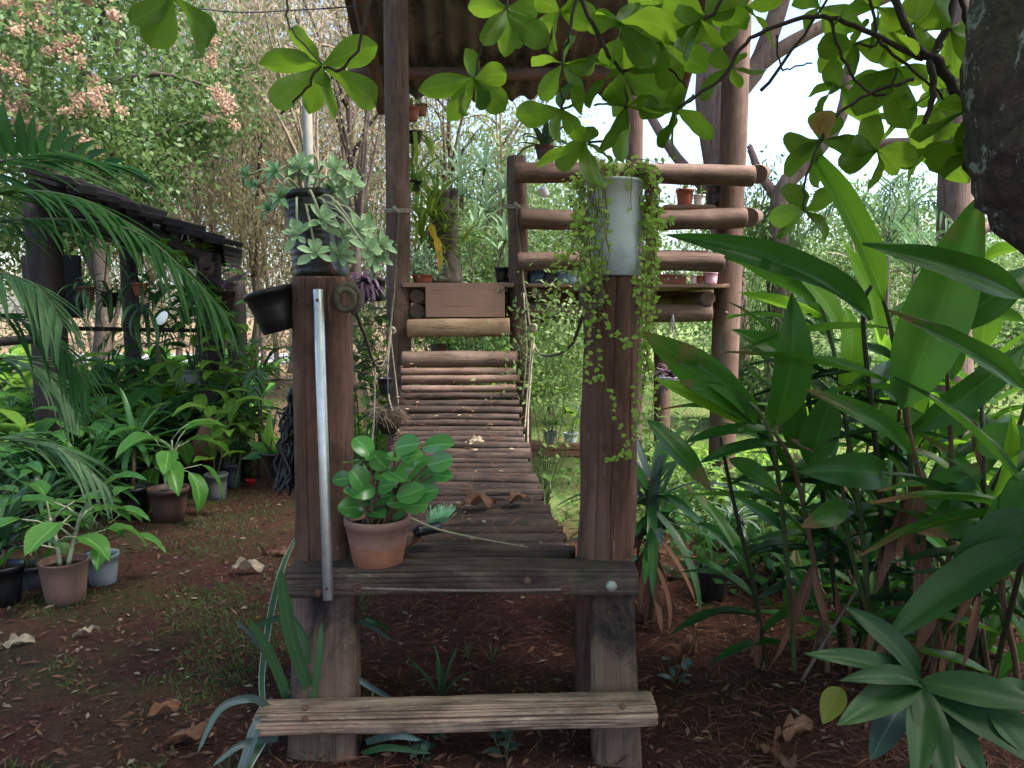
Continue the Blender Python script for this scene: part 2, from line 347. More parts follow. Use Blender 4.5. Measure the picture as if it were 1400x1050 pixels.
def tube_geo(paths, seg=6):
    vs, fs = [], []
    for pts, rad in paths:
        pts = [Vector(p) for p in pts]; n = len(pts); base = len(vs); px = None
        for i, p in enumerate(pts):
            d = (pts[min(i + 1, n - 1)] - pts[max(i - 1, 0)])
            if d.length < 1e-7: d = Vector((0, 0, 1))
            d.normalize()
            if px is None: px = d.orthogonal().normalized()
            else:
                px = px - d * px.dot(d)
                px = px.normalized() if px.length > 1e-6 else d.orthogonal().normalized()
            py = d.cross(px); r = rad[i] if isinstance(rad, (list, tuple)) else rad
            for j in range(seg):
                a = 2 * math.pi * j / seg; vs.append(p + (px * math.cos(a) + py * math.sin(a)) * r)
        for i in range(n - 1):
            for j in range(seg):
                j2 = (j + 1) % seg; fs.append((base + i * seg + j, base + i * seg + j2, base + (i + 1) * seg + j2, base + (i + 1) * seg + j))
        fs.append(tuple(base + j for j in range(seg - 1, -1, -1))); fs.append(tuple(base + (n - 1) * seg + j for j in range(seg)))
    return vs, fs
def tubes(name, paths, mat, parent=None, seg=6, origin=None):
    o = Vector(origin) if origin is not None else (WM[parent].translation.copy() if parent else Vector((0, 0, 0)))
    vs, fs = tube_geo(paths, seg)
    return link(name, mesh(name, [v - o for v in vs], fs), mat, parent, Matrix.Translation(o))
def smooth_path(pts, n=4):
    """Catmull-Rom through the points"""
    P = [Vector(p) for p in pts]; out = []
    for i in range(len(P) - 1):
        a, b, c, d = P[max(i - 1, 0)], P[i], P[i + 1], P[min(i + 2, len(P) - 1)]
        for k in range(n):
            t = k / n; out.append(.5 * ((2 * b) + (c - a) * t + (2 * a - 5 * b + 4 * c - d) * t * t + (3 * b - a - 3 * c + d) * t ** 3))
    return out + [P[-1]]
def taper(n, a, b): return [a + (b - a) * i / max(1, n - 1) for i in range(n)]
def lathe(prof, seg=28, rib=0, wob=0.0):
    vs, fs = [], []
    for i, (r, z) in enumerate(prof):
        for j in range(seg):
            a = 2 * math.pi * j / seg; q = r * (1 + wob * math.sin(3 * a + z * 9)); vs.append((q * math.cos(a), q * math.sin(a), z))
    for i in range(len(prof) - 1):
        for j in range(seg):
            j2 = (j + 1) % seg; fs.append((i * seg + j, i * seg + j2, (i + 1) * seg + j2, (i + 1) * seg + j))
    if prof[0][0] > 1e-4: fs.append(tuple(range(seg - 1, -1, -1)))
    fs.append(tuple((len(prof) - 1) * seg + j for j in range(seg)))
    return mesh('lathe', vs, fs)
def pot_prof(rt, rb, h, rim=.02, lip=1.06, ribs=0, depth=.75):
    p = [(rb * .92, 0), (rb, .004)]
    steps = ribs or 3
    for i in range(1, steps + 1):
        t = i / steps; z = .004 + (h - rim - .004) * t; r = rb + (rt - rb) * t
        if ribs: p += [(r * 1.0, z - h / ribs * .45), (r * 1.02, z - h / ribs * .15)]
        p.append((r, z))
    p += [(rt * lip, h - rim + .001), (rt * lip, h - .003), (rt * (lip - .02), h), (rt * .95, h - .002), (rt * .93, h - rim), (rb + (rt * .9 - rb) * depth, h * depth)]
    return p
def bevel_box(name, c, s, mat, parent, rot=None, bev=.004):
    x, y, z = s[0] / 2, s[1] / 2, s[2] / 2; b = min(bev, x * .5, y * .5, z * .5)
    vs, fs = [], []
    for zz, k in ((-z, b), (-z + b, 0), (z - b, 0), (z, b)):
        for (sx, sy) in ((-1, -1), (1, -1), (1, 1), (-1, 1)):
            vs.append((sx * (x - k), sy * (y - k), zz))
    for k in range(3):
        for j in range(4): fs.append((k * 4 + j, k * 4 + (j + 1) % 4, k * 4 + 4 + (j + 1) % 4, k * 4 + 4 + j))
    fs += [(3, 2, 1, 0), (12, 13, 14, 15)]
    mw = Matrix.Translation(Vector(c)) @ (rot.to_4x4() if rot is not None else Matrix())
    return link(name, mesh(name, vs, fs, False), mat, parent, mw)
def rod_box(name, p0, p1, w, h, mat, parent, up=None, bev=.004):
    m = frame(p0, p1, up); L = (Vector(p1) - Vector(p0)).length
    return bevel_box(name, m @ Vector((0, 0, L / 2)), (w, h, L), mat, parent, m.to_3x3(), bev)

# ------------------------------------------------------------------ leaves
def prof_w(kind, t):
    if kind == 'lance': return max(0.0, math.sin(math.pi * min(1, t) ** .85)) ** .75 * (1 - .18 * t) if 0 < t < 1 else .02
    if kind == 'obov': return (.08 + .92 * max(0, math.sin(math.pi * .5 * min(1, t / .66))) ** 1.25) if t < .66 else max(0.0, 1 - ((t - .66) / .345) ** 2.1) ** .62
    if kind == 'round': return max(.04, math.sin(math.pi * (t * .96 + .02)) ** .55)
    if kind == 'ovate': return max(.03, math.sin(math.pi * t ** .75) ** .8) if t < 1 else .0
    if kind == 'leaflet': return max(.05, min(1, t * 9) * (1 - t ** 2.2) ** .8) if t < 1 else .01
    if kind == 'strap': return max(.02, (.75 + .25 * math.sin(math.pi * t)) * (1 - t ** 5) ** .7) if t < 1 else .01
    if kind == 'succ': return max(.05, math.sin(math.pi * (t ** 1.35) * .93 + .12) ** .8)
def leafmesh(kind, seed, nl=9, nw=2, arch=.10, fold=.10, wave=.02, curl=0.0):
    rr = random.Random(seed); vs, uv, fs = [], [], []; o = rr.uniform(0, 50); sk = rr.uniform(-.05, .05)
    for i in range(nl + 1):
        t = i / nl; w = prof_w(kind, t)
        for j in range(-nw, nw + 1):
            s = j / nw
            x = s * w * .5 + sk * math.sin(math.pi * t)
            z = arch * 4 * t * (1 - t) + fold * (abs(s) * w) * .5 + wave * noise.noise((t * 4 + o, s * 1.6, o)) * (.3 + abs(s)) - curl * t * t
            vs.append((x, t, z)); uv.append((s * .5 + .5, t))
    c = 2 * nw + 1
    for i in range(nl):
        for j in range(c - 1): fs.append((i * c + j, i * c + j + 1, (i + 1) * c + j + 1, (i + 1) * c + j))
    return mesh(kind, vs, fs, True, uv)
def strapmesh(seed, droop, nl=10, kind='strap', fold=.5):
    """unit length arc in the YZ plane, starts along +Y-up, bends down by droop radians; width 1"""
    rr = random.Random(seed); vs, uv, fs = [], [], []; y = z = 0.0; a = 0.0
    for i in range(nl + 1):
        t = i / nl; w = prof_w(kind, t)
        sx = rr.uniform(-.01, .01)
        for s in (-1, 0, 1):
            vs.append((s * w * .5 + 0, y - (abs(s) * 0), z + fold * abs(s) * w * .03)); uv.append((s * .5 + .5, t))
        a = -droop * t ** 1.3; y += math.cos(a) / nl; z += math.sin(a) / nl
    for i in range(nl):
        for j in range(2): fs.append((i * 3 + j, i * 3 + j + 1, (i + 1) * 3 + j + 1, (i + 1) * 3 + j))
    return mesh('strap_blade', vs, fs, True, uv)
LV = {}
_cache = {}
def lm(key, mat):
    """leaf meshes of one kind, copied once per material"""
    k = (key, mat)
    if k not in _cache:
        out = []
        for me in LV[key]:
            c = me.copy(); c.materials.clear(); c.materials.append(M[mat]); out.append(c)
        _cache[k] = out
    return _cache[k]
LV['lance'] = [leafmesh('lance', i, 12, 3, (.03, .08, .12, .05)[i], .10, .022) for i in range(4)]
LV['obov'] = [leafmesh('obov', 10 + i, 10, 3, (.03, .08, .12, -.06, .05, -.03)[i], (.08, .14, .04, .12, .02, .16)[i], .06) for i in range(6)]
LV['round'] = [leafmesh('round', 20 + i, 8, 3, (.05, .10, .0)[i], .16, .02) for i in range(3)]
LV['ovate'] = [leafmesh('ovate', 30 + i, 8, 2, (.10, .18, .05, .14)[i], .16, .05) for i in range(4)]
LV['leaflet'] = [leafmesh('leaflet', 40 + i, 6, 1, (.05, .10, .14)[i], .05, .0) for i in range(3)]
LV['succ'] = [leafmesh('succ', 50 + i, 6, 2, -.06, .30, .01) for i in range(2)]
LV['strap'] = [strapmesh(60 + i, (.5, 1.1, 1.7, 2.3)[i]) for i in range(4)]
LV['frondlet'] = [strapmesh(80 + i, (.55, 1.0)[i], 8, 'leaflet') for i in range(2)]
LV['blade'] = [strapmesh(70 + i, (.15, .4)[i]) for i in range(2)]
def lmat(base, tip, width, nrm):
    y = Vector(tip) - Vector(base); L = y.length; yd = y / L
    n = Vector(nrm) - yd * Vector(nrm).dot(yd)
    if n.length < 1e-4: n = yd.orthogonal()
    n.normalize(); x = yd.cross(n)
    m = Matrix((x * width, yd * L, n * L)).transposed().to_4x4(); m.translation = Vector(base); return m
def leaf(parent, base, tip, width, kind, mat, nrm=(0, 0, 1), name='leaf'):
    return link(name, R.choice(lm(kind, mat)), None, parent, lmat(base, tip, width, nrm))
def strap(parent, base, az, el, L, width, mat, droop=None, kind='strap', name='leaf'):
    ms = lm(kind, mat); me = R.choice(ms) if droop is None else ms[droop]
    y = Vector((math.cos(az) * math.cos(el), math.sin(az) * math.cos(el), math.sin(el)))
    x = Vector((math.sin(az), -math.cos(az), 0)); z = x.cross(y)
    m = Matrix((x * width, y * L, z * L)).transposed().to_4x4(); m.translation = Vector(base)
    return link(name, me, None, parent, m)
def rosette(parent, c, axis, n, L, width, kind, mat, cone=(50, 85), jit=.2):
    axis = Vector(axis).normalized(); e1 = axis.orthogonal().normalized(); e2 = axis.cross(e1); a0 = U(0, 6.28)
    for i in range(n):
        a = a0 + i * 2.39996 + U(-jit, jit); f = i / max(1, n - 1)
        cn = math.radians(cone[0] + (cone[1] - cone[0]) * f + U(-8, 8))
        d = axis * math.cos(cn) + (e1 * math.cos(a) + e2 * math.sin(a)) * math.sin(cn)
        l = L * U(.75, 1.1) * (.65 + .35 * f)
        leaf(parent, Vector(c) + d * L * .04, Vector(c) + d * l, width * l / L, kind, mat, axis * math.sin(cn) + Vector((0, 0, .05)))
def leafmass(name, P, D, Wd, L, mat, parent, origin=(0, 0, 0), mw=None, up=None, seed=1):
    """many small two-facet leaves as one mesh: P base points, D unit directions, Wd widths, L lengths"""
    rg = np.random.default_rng(seed); n = len(P)
    r = rg.normal(size=(n, 3)) + (np.array(up) if up is not None else 0); s = np.cross(D, r); s /= np.linalg.norm(s, axis=1, keepdims=True) + 1e-9
    nn = np.cross(s, D); L = np.broadcast_to(L, n)[:, None]; Wd = np.broadcast_to(Wd, n)[:, None]
    mid = P + D * L * .5 + nn * L * .07
    v = np.stack([P, mid + s * Wd * .5, P + D * L, mid - s * Wd * .5], 1).reshape(-1, 3)
    q = np.arange(4 * n).reshape(n, 4)
    uv = np.tile(np.array([[.5, 0], [1, .5], [.5, 1], [0, .5]], dtype=np.float32), (n, 1))
    me = npmesh(name, v - np.array(origin), quads=q, uv=uv)
    return me
M['redpetal'] = leaf_mat('red_petal', (.62, .02, .05), (.55, .02, .04), .5, .2, 0)
LV['dry'] = [leafmesh('lance' if i % 2 else 'obov', 90 + i, 12, 3, (.10, .16, .05, .2)[i], (.15, .05, .2, .1)[i], .34) for i in range(4)]
M['gingerdark'] = leaf_mat('dark_split_leaf', (.008, .036, .008), (.016, .058, .011), .55, .2, .14, 18)
M['yelgreen'] = leaf_mat('yellow_green_leaf', (.16, .18, .03), (.16, .18, .03), .5, .3, .2, 8)

M['cable'] = plain_mat('cable', (.20, .15, .13), .8, .3, 40)
M['pole'] = plain_mat('dull_pole', (.26, .26, .22), .6, .3, 10)

M['oldrope'] = plain_mat('old_rope', (.15, .135, .095), .95, .5, 40, .1, dirt=(.06, .065, .035), dirta=.6, bump=1.0)

# ------------------------------------------------------------------ ground, road
def build_ground():
    n = 150
    xs = np.sinh(np.linspace(-5.2, 5.2, n)) * 1.7; ys = np.concatenate([[-60, -30, -15, -8, -4, -2, -1, 0], np.geomspace(.3, 320, 170)])
    vs = []
    for y in ys:
        for x in xs:
            k = max(0, 1 - abs(y - 3) / 8) * max(0, 1 - abs(x) / 8)
            z = gz(x, y) * (1 if abs(x) < 30 and abs(y) < 60 else 0) + k * (.012 * noise.noise((x * 6, y * 6, 0)) + .006 * noise.noise((x * 17, y * 17, 3)))
            vs.append((x, y, z))
    m = len(xs); fs = [(r * m + c, r * m + c + 1, (r + 1) * m + c + 1, (r + 1) * m + c) for r in range(len(ys) - 1) for c in range(m - 1)]
    tag(link('ground', mesh('ground', vs, fs), M['ground']), 'red earth yard fading into pale green lawn', None, None, 'structure')
    v = [(-70, 21.5, .045), (-5, 22.5, .045), (-5, 27.5, .045), (-70, 28.5, .045), (-70, 21.5, -.05), (-5, 22.5, -.05), (-5, 27.5, -.05), (-70, 28.5, -.05)]
    tag(link('road', mesh('road', v, [(0, 1, 2, 3), (0, 4, 5, 1), (1, 5, 6, 2), (2, 6, 7, 3)], False), M['road']), 'pale asphalt road beyond the nursery', None, None, 'structure')
build_ground()

# ------------------------------------------------------------------ background trees
def crown_geo(seed, n, leafl, leafw, clumps=26, sig=.17, flat=.3, droop=.25, shell=.55):
    rg = np.random.default_rng(seed)
    d = rg.normal(size=(clumps, 3)); d /= np.linalg.norm(d, axis=1, keepdims=True)
    c = d * (shell + (1 - shell) * rg.random((clumps, 1))) * .82
    k = rg.integers(0, clumps, n); sg = sig * (.6 + .8 * rg.random(clumps))[k][:, None]
    P = c[k] + rg.normal(size=(n, 3)) * sg * np.array([1, 1, .75])
    D = rg.normal(size=(n, 3)); D[:, 2] -= droop * 2; D /= np.linalg.norm(D, axis=1, keepdims=True)
    s = .6 + .8 * rg.random(n)
    return P, D, leafw * s, leafl * s, c
_crown = {}
def crown_mesh(seed, mat, n=5200, leafl=.075, leafw=.036, **k):
    key = (seed, n, leafl, leafw)
    if key not in _crown:
        P, D, w, l, c = crown_geo(seed, n, leafl, leafw, **k); _crown[key] = (leafmass('crown', P, D, w, l, None, None, seed=seed), c, {})
    me, c, d = _crown[key]
    if mat not in d:
        m2 = me.copy() if d else me; m2.materials.clear(); m2.materials.append(M[mat]); d[mat] = m2
    return d[mat], c
def tree(label, x, y, h, tr, crown, mat, seed, bark='bark', name='background_tree', group=None, lean=(0, 0), n=5200, leaf=(.075, .036), limbs=9, z0=None, cat='tree', extra=None, **k):
    """crown = (cx, cy, cz, rx, ry, rz) relative to the tree's foot"""
    rr = random.Random(seed); base = Vector((x, y, gz(x, y) - .05 if abs(x) < 30 else 0))
    t = thing(name, label, cat, base, group)
    me, c = crown_mesh(seed % 5, mat, n, *leaf, **k)
    cx, cy, cz, rx, ry, rz = crown
    top = Vector((cx, cy, cz + rz * .35)); pts = [Vector((0, 0, 0))]
    for i in range(1, 7):
        f = i / 6; pts.append(Vector((top.x * f ** 1.3 + rr.uniform(-1, 1) * tr * .9 + lean[0] * math.sin(3.14 * f), top.y * f + rr.uniform(-1, 1) * tr * .8, top.z * f)))
    path = smooth_path(pts, 3); paths = [([p + base for p in path], [tr * (1.25 if i == 0 else 1) * (1 - .8 * i / (len(path) - 1)) for i in range(len(path))])]
    a = rr.uniform(0, 6.28); rz_ = Matrix.Rotation(a, 3, 'Z')
    for i in rr.sample(range(len(c)), min(limbs, len(c))):
        q = rz_ @ Vector(c[i]); q = Vector((cx + q.x * rx, cy + q.y * ry, cz + q.z * rz))
        s = path[min(len(path) - 2, max(3, int(len(path) * rr.uniform(.35, .85))))]
        m1 = s.lerp(q, .5) + Vector((rr.uniform(-.1, .1) * rx, rr.uniform(-.1, .1) * ry, .08 * rz)); pp = smooth_path([s, m1, q], 3)
        paths.append(([p + base for p in pp], taper(len(pp), tr * .42, tr * .08)))
    tubes('trunk', paths, M[bark], t, 8)
    o = link('crown', me, None, t, Matrix.Translation(base + Vector((cx, cy, cz))) @ rz_.to_4x4() @ Matrix.Diagonal((rx, ry, rz, 1)))
    if extra: extra(t, base, c, rz_, crown)
    return t
def blossoms(t, base, c, rz_, crown):
    cx, cy, cz, rx, ry, rz = crown; rg = np.random.default_rng(5); P = []
    for k in range(24):
        x, y = rg.uniform(-30, 175), rg.uniform(-20, 172)
        if rg.random() < .15: x, y = rg.uniform(20, 330), rg.uniform(20, 230)
        q0 = at(x, y, rg.uniform(7.7, 8.3))
        for j in range(rg.integers(2, 6)):
            q2 = np.array(q0) + rg.normal(size=3) * .085; P.append(q2 + rg.normal(size=(46, 3)) * .030)
    P = np.concatenate(P); D = rg.normal(size=P.shape); D /= np.linalg.norm(D, axis=1, keepdims=True)
    link('blossoms', leafmass('blossoms', P, D, .030, .038, None, None, origin=t.location, seed=3), M['blossom'], t, Matrix.Translation(t.location))['kind'] = 'stuff'

# flowering tree above the shed
tree('tall leafy tree with peach coloured flower clusters behind the black roof', -4.9, 9.2, 6, .13, (-.2, 0, 4.4, 2.5, 1.6, 2.4), 'fgreen', 11, n=26000, leaf=(.034, .019), extra=blossoms, name='flowering_tree', limbs=14, clumps=40, sig=.15)
tree('green leafy tree with few flowers beside the peach flowering tree', -7.4, 10.5, 6, .14, (0, 0, 3.8, 2.6, 1.8, 2.9), 'fgreen', 12, n=26000, leaf=(.034, .019), clumps=40, sig=.15)
tree('thin leafy tree between the flowering tree and the bare stems', -4.2, 12.5, 6, .09, (.2, 0, 3.7, 1.7, 1.4, 2.8), 'folive', 13, n=9000, leaf=(.036, .02))

# thin bare trunks of the dry wood: px at eye height, distance, trunk radius, lean, label
DRY = [(342, 12.5, .032, .1, 'hair-thin dark stem rising from the dry thicket near the wire'),
       (322, 14, .05, -.2, 'thin tan stem leaning left in the dry thicket'), (300, 15.5, .06, .3, 'slim tan trunk behind the end of the black roof'),
       (262, 17, .07, .1, 'slim grey trunk in the thicket above the shed'), (378, 15, .06, -.1, 'slender trunk behind the tilted black pot'),
       (476, 11, .085, .06, 'pale rough trunk directly behind the succulent pots'), (512, 10.4, .06, -.45, 'curving pale trunk leaning beside the tall tower post'),
       (395, 19, .09, .2, 'grey trunk deep in the wood behind the steel pole'), (445, 18, .08, -.2, 'grey trunk deep in the wood right of the steel pole'),
       (240, 21, .1, .2, 'trunk beside the pale road'), (130, 19, .09, -.2, 'cluster stem of pale trunks seen under the shed roof'),
       (146, 19.4, .08, .3, 'second pale trunk seen under the shed roof, leaning right'), (160, 18.6, .07, .6, 'third pale trunk under the shed roof, leaning most'),
       (414, 23, .11, 0, 'far trunk beside the entrance post edge'), (398, 24, .12, .1, 'far trunk left of the entrance post'), (360, 22, .1, -.1, 'far straight trunk below the tilted pot'),
       (500, 16, .07, .1, 'thin trunk between the entrance post and the rope'), (585, 14, .07, .2, 'thin trunk behind the stump of bromeliads'), (672, 15, .08, .1, 'hazy bare trunk above the spiky bush')]
for i, (px, d, r, ln, lab) in enumerate(DRY):
    p = at(px, 430, d)
    tree(lab, p.x, d, 7, r, (ln * 2, 0, 5.2, 1.5, 1.3, 2.4), ('ftan', 'folive', 'ftan', 'fpale')[i % 4], 20 + i, bark=('twigtan', 'bark')[i % 2], name='slender_tree', n=3800, leaf=(.034, .017), limbs=14, lean=(ln, 0), group='slender trees of the dry wood', sig=.24)
# the tangle of dry twigs and leaves between them
def thicket(name, label, box, nt, nl, mat, tl, ll, seed, twig='twigtan', keep=None):
    rg = np.random.default_rng(seed); (x0, x1, y0, y1, z0, z1) = box
    def pts(n):
        P = rg.random((n, 3)) * [x1 - x0, y1 - y0, z1 - z0] + [x0, y0, z0]
        if keep is not None: P = P[keep(P)]
        return P
    o = (x0, y0, 0)
    t = thing(name, label, 'undergrowth', o); t['kind'] = 'stuff'
    if nt:
        P = pts(nt); D = rg.normal(size=P.shape) * [.6, .6, 1.2]; D[:, 2] = np.abs(D[:, 2]) * np.where(rg.random(len(P)) < .8, 1, -1); D /= np.linalg.norm(D, axis=1, keepdims=True)
        link('twigs', leafmass('twigs', P, D, .012 + .016 * rg.random(len(P)), tl * (.5 + rg.random(len(P))), None, None, origin=o, seed=seed), M[twig], t, Matrix.Translation(Vector(o)))['kind'] = 'stuff'
    if nl:
        c = pts(max(8, nl // 120)); P = c[rg.integers(0, len(c), nl)] + rg.normal(size=(nl, 3)) * [.5, .5, .4]; P[:, 2] = np.maximum(P[:, 2], .03)
        D = rg.normal(size=P.shape); D[:, 2] -= .3; D /= np.linalg.norm(D, axis=1, keepdims=True); s = .6 + .8 * rg.random(nl)
        link('foliage', leafmass('foliage', P, D, ll * .5 * s, ll * s, None, None, origin=o, seed=seed + 1), M[mat], t, Matrix.Translation(Vector(o)))['kind'] = 'stuff'
    return t
thicket('dry_thicket', 'tangle of tan twigs and dry leaves filling the wood', (-7.2, -2.2, 13, 18, .2, 8.5), 7000, 44000, 'ftan', .75, .058, 1, keep=lambda P: (P[:, 2] > 1.9) | (P[:, 0] > -4.6))
thicket('olive_thicket', 'sparse olive leaves mixed with the dry twigs', (-8, -1.6, 12, 17, 1.8, 8.5), 4000, 22000, 'folive', .6, .055, 3)
thicket('green_thicket', 'green leafy wood behind the flowering tree', (-16, -6.0, 13, 18, .3, 8.5), 3000, 30000, 'fgreen', .7, .07, 9)
thicket('garden_hedge', 'loose green hedge of shrubs across the back of the garden', (-2.2, 13, 13.5, 18, .1, 3.3), 1200, 46000, 'fgreen', .6, .085, 13)
thicket('far_wood', 'far pale wood closing the view behind the road', (-30, -2, 33, 40, 0, 11), 5000, 16000, 'folive', 1.6, .26, 5)
thicket('far_green_wood', 'hazy far green trees beyond the lawn', (-2, 34, 34, 44, 0, 6.5), 2500, 17000, 'fpale', 1.3, .30, 7)

# green trees behind the tower and at right
tree('pale feathery tree behind the tower gate', -1.0, 15, 7, .1, (0, 0, 3.6, 2.0, 1.6, 2.3), 'fpale', 31, n=5200, leaf=(.06, .022))
tree('light green tree behind the tower railing', .9, 17, 7, .12, (0, 0, 3.1, 2.3, 1.6, 2.2), 'fpale', 32, leaf=(.06, .022))
tree('bushy mid green tree low behind the deck pots', -.3, 13, 4, .08, (0, 0, 1.7, 1.6, 1.3, 1.5), 'fgreen', 33, leaf=(.07, .03))
tree('round green bush behind the stump', -.6, 9.4, 3, .04, (0, 0, 1.75, 1.05, .9, 1.2), 'fgreen', 34, leaf=(.075, .030), name='bush', cat='bush')
tree('feathery shrub to the right of the tower post', 3.6, 12.5, 4, .07, (0, 0, 2.4, 1.1, 1.0, 1.9), 'fgreen', 35, leaf=(.06, .018), name='shrub', cat='shrub')
tree('distant rounded tree behind the ginger leaves', 9.5, 24, 5, .15, (0, 0, 2.6, 3.2, 2.2, 2.4), 'fpale', 36, n=3400, leaf=(.055, .028))
tree('low distant tree above the tip of the ginger clump', 13.5, 23, 5, .15, (0, 0, 2.4, 2.8, 2.2, 2.2), 'fpale', 37, n=3400, leaf=(.055, .028))
tree('small pale tree seen between tower post and ginger', 5.4, 20, 5, .1, (0, 0, 1.8, 2.0, 1.6, 1.6), 'fpale', 38, n=3400, leaf=(.055, .028))
tree('green shrub low behind the right tower post', 3.4, 9.8, 2, .04, (0, 0, .75, 1.0, .8, .7), 'fgreen', 39, leaf=(.09, .045), name='shrub', cat='shrub')
tree('lime green shrub below the deck', .5, 9.6, 2, .04, (0, 0, .75, .85, .7, .75), 'lime', 40, leaf=(.09, .04), n=2600, name='shrub', cat='shrub')
tree('pale green shrub under the bridge end', -.7, 9.9, 2, .04, (0, 0, .8, 1.0, .7, .75), 'fgreen', 41, leaf=(.085, .04), n=3600, name='shrub', cat='shrub')
tree('low bush at the edge of the lawn', 5.0, 12.2, 2, .04, (0, 0, .65, 1.3, .8, .65), 'fpale', 42, leaf=(.08, .04), name='shrub', cat='shrub')
tree('deep green shrub at the lawn edge behind the ginger stalks', 6.4, 10.5, 2, .05, (0, 0, 1.0, 1.3, 1.0, 1.0), 'fgreen', 43, leaf=(.08, .04), name='shrub', cat='shrub')
tree('deep green spreading tree right of the tall tower post, far behind the deck', .2, 19, 8, .12, (0, 0, 4.2, 3.0, 1.8, 2.6), 'fgreen', 44, n=5200, leaf=(.05, .022))
tree('deep green crown showing beyond the ginger tips', 8.2, 17, 5, .12, (0, 0, 2.9, 2.4, 1.8, 2.0), 'fgreen', 45, n=5200, leaf=(.05, .024))
tree('green tree between the pale wood and the tall tower post', -2.9, 13.0, 6, .06, (0, 0, 2.4, 1.1, 1.0, 1.9), 'fgreen', 46, n=5200, leaf=(.05, .024))
# big reddish trunks, with limbs, behind the tower at right
def big_tree(label, pth, limbs, d, bark='barkpine', crown=None):
    b = gr(pth[0][0], pth[0][1]) if len(pth[0]) == 2 else at(*pth[0])
    P = [at(x, y, d) for x, y, r in pth[0:]] if len(pth[0]) == 3 else None
    t = thing('large_tree', label, 'tree', (P[0].x, d, gz(P[0].x, d)))
    q = smooth_path(P, 3); paths = [(q, np.interp(np.linspace(0, 1, len(q)), np.linspace(0, 1, len(pth)), [r * d / FPX for _, _, r in pth]).tolist())]
    for lp in limbs:
        L = smooth_path([at(x, y, d + dd) for x, y, r, dd in lp], 3)
        paths.append((L, np.interp(np.linspace(0, 1, len(L)), np.linspace(0, 1, len(lp)), [r * d / FPX for _, _, r, _ in lp]).tolist()))
    tubes('trunk', paths, M[bark], t, 14)
    if crown:
        for (px, py, rx, rz, mat, sd) in crown:
            me, c = crown_mesh(sd, mat, 5200, .075, .03); k = d / FPX
            link('crown', me, None, t, Matrix.Translation(at(px, py, d + .3)) @ Matrix.Diagonal((rx * k, rx * k * .7, rz * k, 1)))
    return t
big_tree('large reddish trunk with forking limbs behind the right tower post', [(1003, 600, 24), (1000, 420, 21), (988, 260, 20), (974, 130, 23), (985, 0, 20), (1000, -150, 15)],
         [[(980, 150, 14, 0), (1030, 100, 13, .1), (1062, 20, 12, .2), (1090, -80, 10, .3)], [(1020, 110, 10, .1), (1060, 72, 10, .1), (1140, 28, 8, .2), (1230, -10, 6, .3)],
          [(985, 280, 8, 0), (925, 215, 7, .3), (890, 160, 6, .6)]], 10.5, crown=[(1010, -260, 330, 190, 'fgreen', 1)])
big_tree('reddish tree trunk behind the ginger near the dark branch', [(1308, 640, 30), (1302, 500, 25), (1304, 380, 23), (1306, 240, 21), (1312, 60, 18), (1320, -120, 14)],
         [[(1310, 330, 10, 0), (1345, 312, 8, .1), (1385, 305, 5, .2)], [(1306, 235, 8, 0), (1240, 195, 7, .2), (1170, 205, 5, .3)]], 8.6, crown=[(1330, -230, 300, 160, 'fgreen', 2)])
big_tree('leaning grey limb behind the tower between post and almond leaves', [(1080, 640, 14), (1070, 380, 12), (1066, 270, 12), (1110, 215, 10), (1150, 160, 8), (1160, 90, 6)], [[(1068, 275, 8, 0), (1040, 240, 6, .2), (1025, 200, 4, .4)]], 9.2, 'barkpine')

# spiky dracaena heads and agaves behind the deck
def spiky(name, label, cat, heads, d, L, Wd, mat, n=26, stem='stembrown', base_y=None, group=None):
    x0 = at(heads[0][0], 430, d).x; t = thing(name, label, cat, (x0, d, gz(x0, d)), group); paths = []
    for (px, py) in heads:
        c = at(px, py, d + U(-.3, .3)); paths.append((smooth_path([(x0 + U(-.1, .1), d, gz(x0, d)), Vector((x0, d, 0)).lerp(c, .5) + Vector((U(-.1, .1), 0, 0)), c], 3), .014))
        for i in range(n): strap(t, c, i * 2.4 + U(-.2, .2), math.radians(80 - 110 * i / n + U(-8, 8)), L * U(.7, 1.1), Wd, mat, R.choice((0, 0, 1)))
    tubes('stem', paths, M[stem], t, 6)
    return t
spiky('spiky_shrub', 'spiky headed shrub with fans of narrow leaves behind the stump', 'shrub', [(632, 268), (662, 232), (630, 245), (600, 300), (668, 290), (690, 262)], 10.8, .62, .05, 'agave', 22)
spiky('spiky_shrub', 'narrow leaved shrub low behind the black deck pot', 'shrub', [(650, 320), (690, 330), (640, 352)], 10.0, .5, .05, 'agave', 20)
spiky('agave', 'blue green agave showing just above the fascia board', 'agave', [(628, 384)], 9.4, .34, .05, 'agave', 22)

